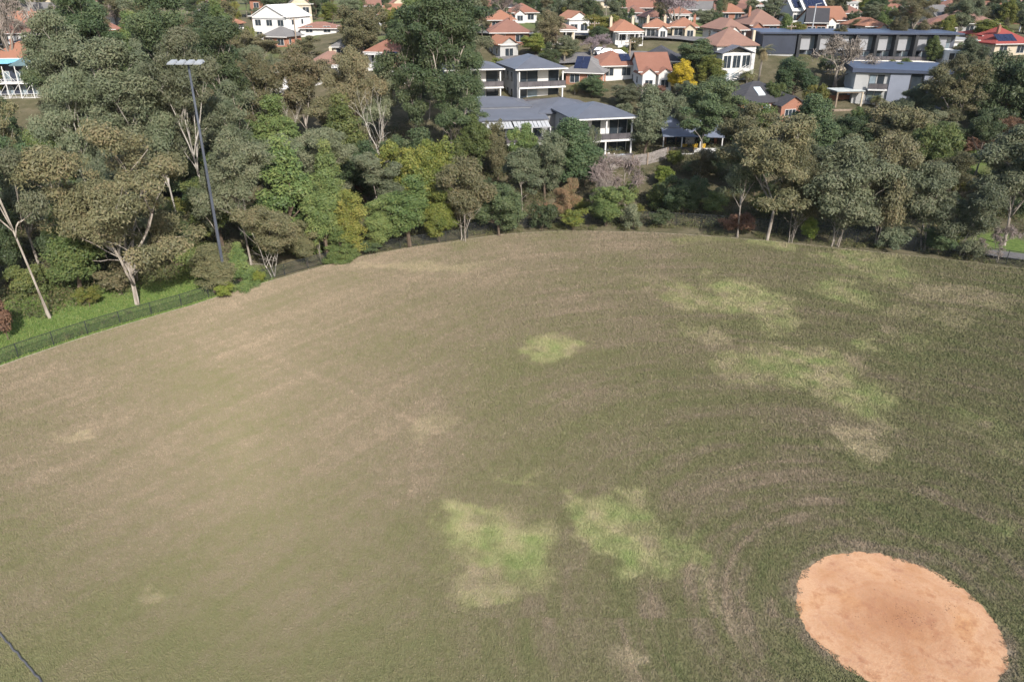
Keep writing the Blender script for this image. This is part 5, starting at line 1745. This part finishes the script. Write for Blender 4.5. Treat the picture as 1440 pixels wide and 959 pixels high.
# right rim
T('gum', 1037, 333, 190, 92, 'grey', None, "grey gum with upright trunk at the right rim, left of a leaning trunk", 1)
T('gum', 1078, 337, 158, 150, 'olive', None, "olive topped gum with a dark leaning trunk at the right rim", 0)
T('multi', 1112, 340, 200, 90, 'olive', None, "olive many stemmed gum just right of the leaning trunk", 2)
T('gum', 1040, 300, 145, 110, 'olive', None, "olive gum rising behind the upright grey gum", 2)
T('multi', 1178, 346, 194, 150, 'grey', None, "widest grey gum of the right rim with several pale stems", 2)
T('multi', 1226, 346, 186, 110, 'olive', None, "leaning olive gum right of the widest grey gum", 1)
T('multi', 1300, 352, 228, 110, 'grey', None, "grey gum with a white forked stem by the clearing", 0)
T('multi', 1352, 362, 252, 110, 'grey', None, "drooping grey gum near the asphalt path", 1)
T('gum', 1412, 345, 178, 150, 'grey', None, "tall grey gum over the path at the right edge", 2)
T('bare', 1402, 368, 318, 56, 'twig', 'grey', "leafless scrub beside the asphalt path", 1)
T('shrub', 1318, 358, 322, 60, 'dark', None, "dark shrub at the rim below the white forked gum")
T('shrub', 1365, 366, 336, 44, 'grey', None, "grey shrub at the near side of the path")
T('shrub', 1140, 342, 306, 36, 'lime', None, "lime bush at the fence between the olive and the widest gum")
T('shrub', 1335, 345, 322, 34, 'lime', None, "lime bush at the start of the path")
T('shrub', 1260, 352, 320, 60, 'grey', None, "grey low shrub under the leaning olive gum")
T('shrub', 1035, 332, 300, 52, 'rust', None, "leafless rusty scrub at the foot of the upright grey gum")
T('gum', 1440, 330, 210, 90, 'grey', None, "grey gum cut by the right edge")
T('multi', 1330, 290, 212, 90, 'olive', None, "olive gum above the clearing on the right", 2)
# right, up the slope
T('dense', 1130, 232, 132, 96, 'dark', None, "dense dark green tree right of the brick house", 1)
T('dense', 1195, 232, 160, 76, 'dark', None, "dark bushy tree left of the big olive dome", 0)
T('dense', 1250, 232, 146, 116, 'olive', None, "big olive domed tree below the grey panelled apartments", 2)
T('gum', 1332, 206, 82, 100, 'olive', 'pale', "olive gum with pale trunk in front of the grey panelled apartments", 0)
T('gumslim', 1304, 190, 120, 50, 'grey', 'pale', "slim grey gum with two leaning stems beside the olive gum")
T('gum', 1285, 178, 118, 60, 'grey', None, "small grey gum in front of the grey panels", 2)
T('dense', 1400, 200, 72, 110, 'dark', None, "large dark fig-like tree at the right edge", 2)
T('dense', 1445, 206, 72, 80, 'dark', None, "dark tree cut by the right edge below the crimson house", 1)
T('multi', 1408, 220, 162, 56, 'rust', None, "rust red tree in the shade on the right", 0)
T('shrub', 1368, 222, 188, 50, 'rust', None, "dark rusty bush left of the rust red tree")
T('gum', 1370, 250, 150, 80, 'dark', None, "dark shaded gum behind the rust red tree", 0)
T('dense', 1362, 96, 62, 56, 'olive', None, "olive round tree right of the apartments", 0)
T('bare', 1172, 130, 50, 104, 'twig', 'grey', "big leafless brown tree in front of the dark blue apartments", 1)
T('dense', 1112, 146, 78, 72, 'dark', None, "dark tree with bare limbs left of the leafless one", 0)
T('shrub', 1140, 160, 118, 40, 'ygreen', None, "yellow green garden bush below the leafless tree")
T('shrub', 1095, 130, 116, 40, 'ygreen', None, "yellow green bush behind the brick house roof")
T('palm', 1066, 118, 58, 34, 'palm', None, "tall palm right of the white glazed house", 0)
T('palm', 1050, 118, 94, 34, 'palm', None, "short palm at the foot of the white glazed house", 2)
T('palm', 1232, 152, 130, 34, 'palm', None, "short palm beside the timber pergola", 2)
T('dense', 1000, 190, 108, 100, 'dark', None, "dark spreading tree below the white glazed house", 2)
T('dense', 1046, 212, 140, 80, 'green', None, "green tree left of the brick house", 0)
T('dense', 996, 128, 76, 56, 'ygreen', None, "yellow green rounded tree left of the white glazed house", 0)
T('dense', 985, 108, 54, 84, 'dark', None, "dark spreading tree above the yellow flowering one", 1)
T('dense', 956, 136, 82, 46, 'yellow', None, "bright yellow flowering wattle right of the twin gabled house", 0)
T('gum', 958, 170, 112, 50, 'grey', None, "grey gum under the yellow flowering wattle", 2)
T('shrub', 915, 146, 118, 40, 'rust', None, "rust brown hedge below the twin gabled white house")
T('conifer', 1018, 66, 38, 24, 'dark', None, "bluish conifer left of the tan roofed cottage")
# town slope, middle
T('dense', 756, 82, 46, 64, 'ygreen', None, "glossy yellow green tree behind the upper townhouse roof", 1)
T('dense', 795, 86, 50, 40, 'grey', None, "grey green tree right of the glossy yellow green one", 2)
T('bare', 852, 76, 48, 44, 'mauve', 'grey', "small mauve leafless tree near the parked cars", 0)
T('bare', 832, 84, 52, 36, 'mauve', 'grey', "pinkish leafless tree left of the parked cars", 1)
T('bare', 952, 42, -20, 104, 'mauve', 'grey', "huge mauve leafless tree over the maroon roofs", 0)
T('bare', 705, 40, -14, 60, 'twig', 'grey', "brown leafless tree behind the red roofs at the top", 1)
for i, (x, y, t) in enumerate(((760, 52, 14), (772, 50, 20), (783, 52, 18), (766, 56, 24), (791, 50, 26))):
    T('palm', x, y, t, 24, 'palm', None, ["tallest palm of the row, nearest the red gabled house", "second palm of the row above the pink outbuilding", "third palm of the row above the pink outbuilding", "lowest palm of the row, in front of the others", "rightmost palm of the row beside the solar gable"][i], 1)
T('dense', 845, 56, 20, 56, 'ygreen', None, "yellow green bushy tree on the slope right of the solar gable", 2)
T('dense', 842, 62, 36, 40, 'dark', None, "dark bushy tree in front of the yellow green one", 0)
T('palm', 793, 92, 66, 28, 'palm', None, "palm with dry fronds right of the upper townhouse", 1)
T('palm', 808, 134, 112, 28, 'palm', None, "yellowish palm clump right of the upper townhouse base", 2)
T('dense', 832, 138, 104, 50, 'dark', None, "dark tree in front of the red hipped house by the street", 0)
T('dense', 880, 150, 118, 50, 'grey', None, "grey tree below the red hipped house by the street", 2)
T('shrub', 826, 132, 112, 26, 'ygreen', None, "yellow green bush below the solar roofed grey house")
T('dense', 995, 44, 12, 70, 'grey', None, "far grey tree behind the mauve leafless tree", 0)
T('gum', 1085, 36, 2, 50, 'grey', None, "far bushy gum behind the pink dormered house", 2)
T('dense', 1118, 62, 30, 40, 'ygreen', None, "yellow green tree behind the end of the dark blue apartments", 0)
T('dense', 1205, 52, 26, 36, 'olive', None, "olive round tree above the apartments' middle bay", 0)
T('gumbig', 1278, 58, -6, 78, 'olive', None, "big far gum rising behind the apartments", 1)
T('gum', 1222, 44, 2, 44, 'grey', None, "far grey gum left of the big far one", 2)
T('dense', 1270, 56, 32, 60, 'grey', None, "low grey tree at the foot of the big far gum", 2)
T('dense', 1390, 64, 26, 74, 'ygreen', None, "yellow green garden tree left of the crimson house", 0)
T('palm', 1376, 60, 40, 24, 'palm', None, "dry fronded palm beside the yellow green garden tree", 1)
T('dense', 1372, 40, 6, 70, 'olive', None, "far olive tree on the right skyline", 1)
T('dense', 1415, 40, 0, 60, 'dark', None, "far dark tree near the right corner", 2)
T('dense', 1338, 34, 4, 50, 'dark', None, "far dark tree above the grey glinting roof", 0)
# left town and tall gums
T('gumtall', 622, 235, -32, 150, 'dark', 'pale', "tallest dark gum left of the townhouses, crown above the frame", 1)
T('gum', 590, 225, 20, 110, 'dark', 'pale', "dark gum just left of the tallest one", 4)
T('gum', 655, 215, 40, 74, 'dark', 'pale', "dark gum branch mass right of the tallest gum", 2)
T('gum', 640, 245, 120, 90, 'dark', None, "lower dark gum in front of the half hidden townhouse", 0)
T('dense', 512, 84, 6, 74, 'olive', None, "round olive umbrella tree below the top edge", 2)
T('dense', 555, 66, 10, 50, 'ygreen', None, "yellow green tree right of the olive umbrella tree", 0)
T('dense', 570, 70, 8, 60, 'dark', None, "dark tree behind the round olive umbrella tree", 1)
T('dead', 545, 262, 112, 110, None, 'white', "white branched dead tree in the middle of the left belt", 0)
T('dead', 410, 240, 128, 60, None, 'white', "white limbed dead tree left of the brown trunked gum", 1)
T('gum', 476, 252, 124, 90, 'olive', 'pale', "olive gum with thick pinkish trunk in mid belt", 1)
T('gumtall', 218, 330, 50, 150, 'grey', 'white', "tall gum with white leaning limbs left of the floodlight", 0)
T('gum', 150, 330, 92, 110, 'grey', 'white', "grey gum with many white limbs behind the olive gum", 4)
T('gumtall', 150, 300, 10, 120, 'grey', 'white', "tall gum near the scaffolded house", 1)
T('gumtall', 300, 330, 34, 110, 'grey', 'white', "tall grey gum just behind the floodlight pole", 1)
T('gum', 255, 330, 90, 100, 'grey', 'white', "grey gum between two tall ones left of the floodlight", 1)
T('gum', 345, 300, 112, 110, 'grey', None, "spreading grey gum right of the floodlight lamps", 2)
T('gum', 405, 330, 188, 90, 'grey', None, "grey gum in front of the white limbed dead tree", 4)
T('gumtall', 330, 260, 20, 110, 'dark', None, "dark tall gum above the spreading grey gum", 0)
T('gum', 380, 240, 70, 90, 'olive', None, "olive gum below the white gabled house", 2)
T('gum', 440, 230, 58, 100, 'olive', None, "olive gum before the low brown garage", 1)
T('gum', 505, 232, 64, 90, 'olive', None, "olive gum left of the dead white branches", 4)
T('gum', 540, 220, 86, 80, 'grey', None, "grey gum in front of the red hipped house in the gums", 1)
T('dense', 440, 290, 200, 70, 'green', None, "fresh green bush mass below the thick pinkish trunk", 1)
T('dense', 482, 250, 186, 40, 'lime', None, "lime green bush right of the thick pinkish trunk", 0)
T('dense', 520, 300, 196, 90, 'dark', None, "dark green tree behind the slim white trunk", 1)
T('dense', 585, 310, 196, 100, 'ygreen', None, "yellow green bush mass left of the three leafy trees", 2)
T('dense', 625, 310, 190, 80, 'ygreen', None, "yellow green tree directly behind the brownish gum", 0)
T('dense', 95, 300, 168, 70, 'green', None, "fresh green round tree behind the broad olive gum", 0)
T('dense', 30, 330, 190, 90, 'dark', None, "dark tree behind the leaning pale trunk", 1)
T('gum', 30, 300, 130, 90, 'olive', 'white', "olive gum below the scaffolded house", 2)
T('dense', 250, 372, 280, 100, 'dark', None, "dark tree behind the broad olive gum's right side", 1)
T('dense', 110, 390, 280, 90, 'dark', None, "dark tree behind the broad olive gum's left side", 0)
T('gumtall', 265, 240, -30, 120, 'dark', None, "dark tall gum at the top above the floodlight lamps", 0)
T('gumtall', 180, 250, -20, 130, 'dark', None, "dark tall gum at the top left of the floodlight lamps", 1)
T('gum', 118, 230, 40, 90, 'dark', None, "dark gum right of the pale bare tree", 4)
T('dead', 60, 104, -30, 80, None, 'white', "pale bare forked tree above the scaffolded house", 1)
T('bare', 20, 96, -10, 70, 'twig', 'grey', "brown leafless tree at the top left corner", 1)
T('bare', 10, 84, 0, 60, 'twig', 'grey', "second brown leafless tree in the top left corner", 0)
T('gum', 345, 120, 40, 60, 'olive', None, "olive gum left of the grey hip roofed cottage", 2)
T('dense', 468, 34, 2, 40, 'ygreen', None, "yellow green tree right of the cream cottage", 0)
T('dense', 300, 90, 4, 80, 'dark', None, "dark tree left of the white gabled house", 1)
T('wattle', 105, 152, 126, 34, 'ygreen', None, "small yellow green wattle low among the gums", 0)
T('gum', 372, 96, 47, 54, 'olive', None, "olive gum crown just below the front of the big white gabled house", 1)
T('gum', 436, 98, 50, 54, 'olive', None, "olive gum crown just below the brown roofed garage", 2)

# ------------------------------------------------------------------ fill between: the gardens up the slope and the belt
fr = random.Random(2024)
def px_box(g, h, wd):
    b = P(g); t = P((g[0], g[1], g[2] + h)); hw = wd / 2 * FPX / b[2]
    return b[0] - hw, t[1], b[0] + hw, b[1]
def hides(g, h, wd, tol=.12):
    x0, y0, x1, y1 = px_box(g, h, wd); d = math.hypot(g[0], g[1])
    for (a, b, c, e, dist) in RECTS:
        if d < dist + 3:
            ox = min(x1, c) - max(x0, a); oy = min(y1, e) - max(y0, b)
            if ox > 0 and oy > 0 and ox * oy > min(tol * (c - a) * (e - b), 330):
                return True
    return False
def inside_house(x, y, r):
    return any(math.hypot(x - hx, y - 4 - hy) < hw * .6 + r for hx, hy, hw in HOUSES)
PTS = [(t[0].location.x, t[0].location.y) for t in TREES]
def fill(n, d0, d1, a0, a1, kinds, hr, gap, tol=.1, tries=4000):
    k = 0
    for _ in range(tries):
        if k >= n: break
        u = fr.random()
        y = d0 + (d1 - d0) * u; x = y * fr.uniform(a0, a1)
        if edge_off(x, y) < 6 or any((x - p[0]) ** 2 + (y - p[1]) ** 2 < (gap * (1 + y / 400)) ** 2 for p in PTS):
            continue
        kind, leaf = fr.choice(kinds)
        h = fr.uniform(*hr) * (.55 if kind == 'shrub' else 1)
        h0, w0 = PROTO[kind][0][2], PROTO[kind][0][3]
        g = (x, y, float(H(x, y)))
        wd = w0 * h / h0 * fr.uniform(.9, 1.3)
        if inside_house(x, y, 1.0) or hides(g, h, wd, tol):
            continue
        tree(kind, 0, 0, 0, leaf=leaf, pos=g, h=h, cw=wd)
        PTS.append((x, y)); k += 1
SUB = [('dense', 'dark'), ('dense', 'green'), ('dense', 'ygreen'), ('dense', 'grey'), ('dense', 'olive'), ('gum', 'grey'), ('gum', 'olive'), ('dense', 'dark'), ('multi', 'grey'), ('bare', 'twig'), ('conifer', 'dark')]
BELT = [('gum', 'grey'), ('gum', 'olive'), ('gum', 'grey'), ('dense', 'dark'), ('dense', 'green'), ('gumtall', 'grey'), ('wattle', 'green'), ('gum', 'olive')]
fill(26, 64, 108, -.74, -.10, BELT, (9, 14), 4.6, .06)
fill(34, 185, 340, -.74, -.22, [('gum', 'grey'), ('gumtall', 'dark'), ('gum', 'olive'), ('dense', 'dark'), ('dense', 'olive')], (11, 17), 6.0, .12)
fill(56, 104, 190, -.72, -.06, BELT, (10, 17), 4.4, .06)
fill(34, 106, 160, .16, .74, [('dense', 'dark'), ('gum', 'grey'), ('dense', 'green'), ('multi', 'grey'), ('dense', 'olive'), ('multi', 'olive')], (5, 10), 4.0, .05)
fill(34, 102, 112, -.3, .74, [('shrub', 'dark'), ('shrub', 'green'), ('shrub', 'grey'), ('shrub', 'ygreen')], (3, 7), 3.0, .03)
fill(20, 62, 104, -.7, -.2, [('shrub', 'dark'), ('shrub', 'green'), ('shrub', 'olive'), ('shrub', 'ygreen')], (3, 7), 3.0, .03)
fill(30, 112, 175, -.1, .74, [('shrub', 'dark'), ('shrub', 'green'), ('shrub', 'grey'), ('shrub', 'ygreen')], (3, 7), 3.2, .05)
fill(105, 160, 250, -.72, .74, SUB, (5, 9), 3.0, .27, 12000)
fill(100, 160, 330, -.1, .74, [('shrub', 'dark'), ('shrub', 'green'), ('shrub', 'grey'), ('shrub', 'olive'), ('wattle', 'dark'), ('conifer', 'dark'), ('gumslim', 'grey'), ('wattle', 'olive')], (4, 8), 2.6, .25, 9000)
fill(110, 240, 400, -.74, .74, SUB, (6, 11), 4.2, .45, 12000)
fill(60, 380, 520, -.74, .74, SUB, (9, 16), 6, .8, 9000)

# low undergrowth beneath the belt, one mass nobody could count
rg = np.random.default_rng(99)
cl = []
while len(cl) < 4200:
    y = 60 + 85 * rg.random(); x = y * rg.uniform(-.74, .74)
    e = float(edge_off(x, y))
    if e < 3.2 or e > 46: continue
    if x < -22 and e < 8 and y < 84: continue
    if fbm(np.array([x / 5.0]), np.array([y / 5.0]), 8)[0] < .40: continue
    if abs(P((x, y, float(H(x, y))))[0] - 1400) < 60 and e < 14: continue
    s = rg.uniform(.3, 1.0)
    cl.append(((x, y, float(H(x, y)) + s * .35), (s * 1.3, s * 1.3, s)))
me = leaf_mesh("undergrowth", cl, 46, .26, .12, 5, 0, .4)
tag(link("undergrowth", me, leaf_mat("undergrowth_leaves", (0.050, 0.048, 0.024), (0.085, 0.095, 0.035), (0.150, 0.115, 0.065))), "low scrub and leaf litter under the belt of trees", "undergrowth", kind="stuff")
# weeds along the rim
cl = []
for _ in range(900):
    a = rg.uniform(A_right, A_left); p = edge_pt(a, rg.uniform(.5, 3.0))
    if p.x < -22 and rg.random() < .8: continue
    if fbm(np.array([p.x / 3.0]), np.array([p.y / 3.0]), 18)[0] < .48: continue
    s = rg.uniform(.15, .42)
    cl.append(((p.x, p.y, s * .4), (s * 1.2, s * 1.2, s)))
me = leaf_mesh("rim_weeds", cl, 40, .18, .06, 6, 0, .5)
tag(link("rim_weeds", me, leaf_mat("weed_leaves", (0.085, 0.075, 0.035), (0.120, 0.130, 0.045), (0.210, 0.170, 0.095))), "dry weeds and tussocks along the rim of the field", "weeds", kind="stuff")
# bright grass of the lawn behind the left fence
n = 130000
x = rg.uniform(-62, -20, n); y = rg.uniform(45, 100, n)
e = edge_off(x, y); lw = np.zeros(n)
for q in ((60, 470, 150), (230, 430, 90), (330, 405, 45)):
    lw = np.maximum(lw, blob(*q, x, y, 1.6))
ok = (e > .25) & (e < 16) & (rg.random(n) < lw)
x, y = x[ok], y[ok]; n = len(x)
th = rg.uniform(0, 6.28, n); ht = rg.uniform(.08, .26, n); wd = .05
V = np.stack([np.stack([x - np.cos(th) * wd, y - np.sin(th) * wd, np.full(n, -.05)], 1), np.stack([x + np.cos(th) * wd, y + np.sin(th) * wd, np.full(n, -.05)], 1),
              np.stack([x + rg.normal(0, .09, n), y + rg.normal(0, .09, n), ht], 1)], 1).reshape(-1, 3)
me = np_mesh("lawn_grass", V, 3, np.arange(n * 3), {"tint": np.repeat(rg.random(n), 3)})
tag(link("lawn_grass", me, leaf_mat("lawn_blades", (0.078, 0.118, 0.028), (0.128, 0.175, 0.045), (0.205, 0.205, 0.075))), "bright green grass between the left fence and the gum trees", "grass", kind="stuff")
# far woodland beyond the last houses
cl = []
for _ in range(700):
    y = rg.uniform(540, 1000); x = y * rg.uniform(-.8, .8); z = float(H(x, y)); s = rg.uniform(4, 8)
    cl.append(((x, y, z + s * .8), (s, s, s * .9)))
me = leaf_mesh("distant_woodland", cl, 60, 2.4, 1.6, 7, 0, .4)
tag(link("distant_woodland", me, leaf_mat("distant_leaves", (0.040, 0.055, 0.035), (0.070, 0.085, 0.045), (0.09, 0.10, 0.05))), "far wooded skyline beyond the last houses", "woodland", kind="stuff")

# ------------------------------------------------------------------ labels for the trees that have none yet: by kind and by what they stand beside
ORD = ["nearest", "second nearest", "third nearest", "fourth nearest", "fifth nearest", "sixth nearest", "seventh nearest", "eighth nearest", "ninth nearest", "tenth nearest"]
cells = {}
for i, (o, kind, leaf, pp, ht) in enumerate(TREES):
    if o.get("label"):
        continue
    best = sorted(LAND, key=lambda q: math.hypot((q[1] - pp[0]), (q[2] - pp[1]) * 1.6))[0]
    dx, dy = pp[0] - best[1], pp[1] - best[2]
    side = ("right of" if dx > 0 else "left of") if abs(dx) > abs(dy) * 1.0 else ("in front of" if dy > 0 else "behind")
    cells.setdefault((kind, leaf, best[0], side), []).append((math.hypot(dx, dy * 1.6), i))
for (kind, leaf, lm, side), items in cells.items():
    items.sort()
    for r_i, (d, i) in enumerate(items):
        ph = f"{COLOURW[leaf]} {PHRASE[kind]} {side} {lm}"
        if len(items) > 1:
            ph += f", {ORD[min(r_i, 9)]}"
        TREES[i][0]["label"] = ph

cells = {}
for (o, ph, px, py) in BACK:
    best = sorted(LAND, key=lambda q: math.hypot((q[1] - px), (q[2] - py) * 1.6))[0]
    dx, dy = px - best[1], py - best[2]
    side = ("right of" if dx > 0 else "left of") if abs(dx) > abs(dy) else ("in front of" if dy > 0 else "behind")
    cells.setdefault((ph, best[0], side), []).append((math.hypot(dx, dy * 1.6), o))
for (ph, lm, side), items in cells.items():
    items.sort(key=lambda t: t[0])
    for r_i, (d, o) in enumerate(items):
        o["label"] = f"small {ph} {side} {lm}" + (f", {ORD[min(r_i, 9)]}" if len(items) > 1 else "")
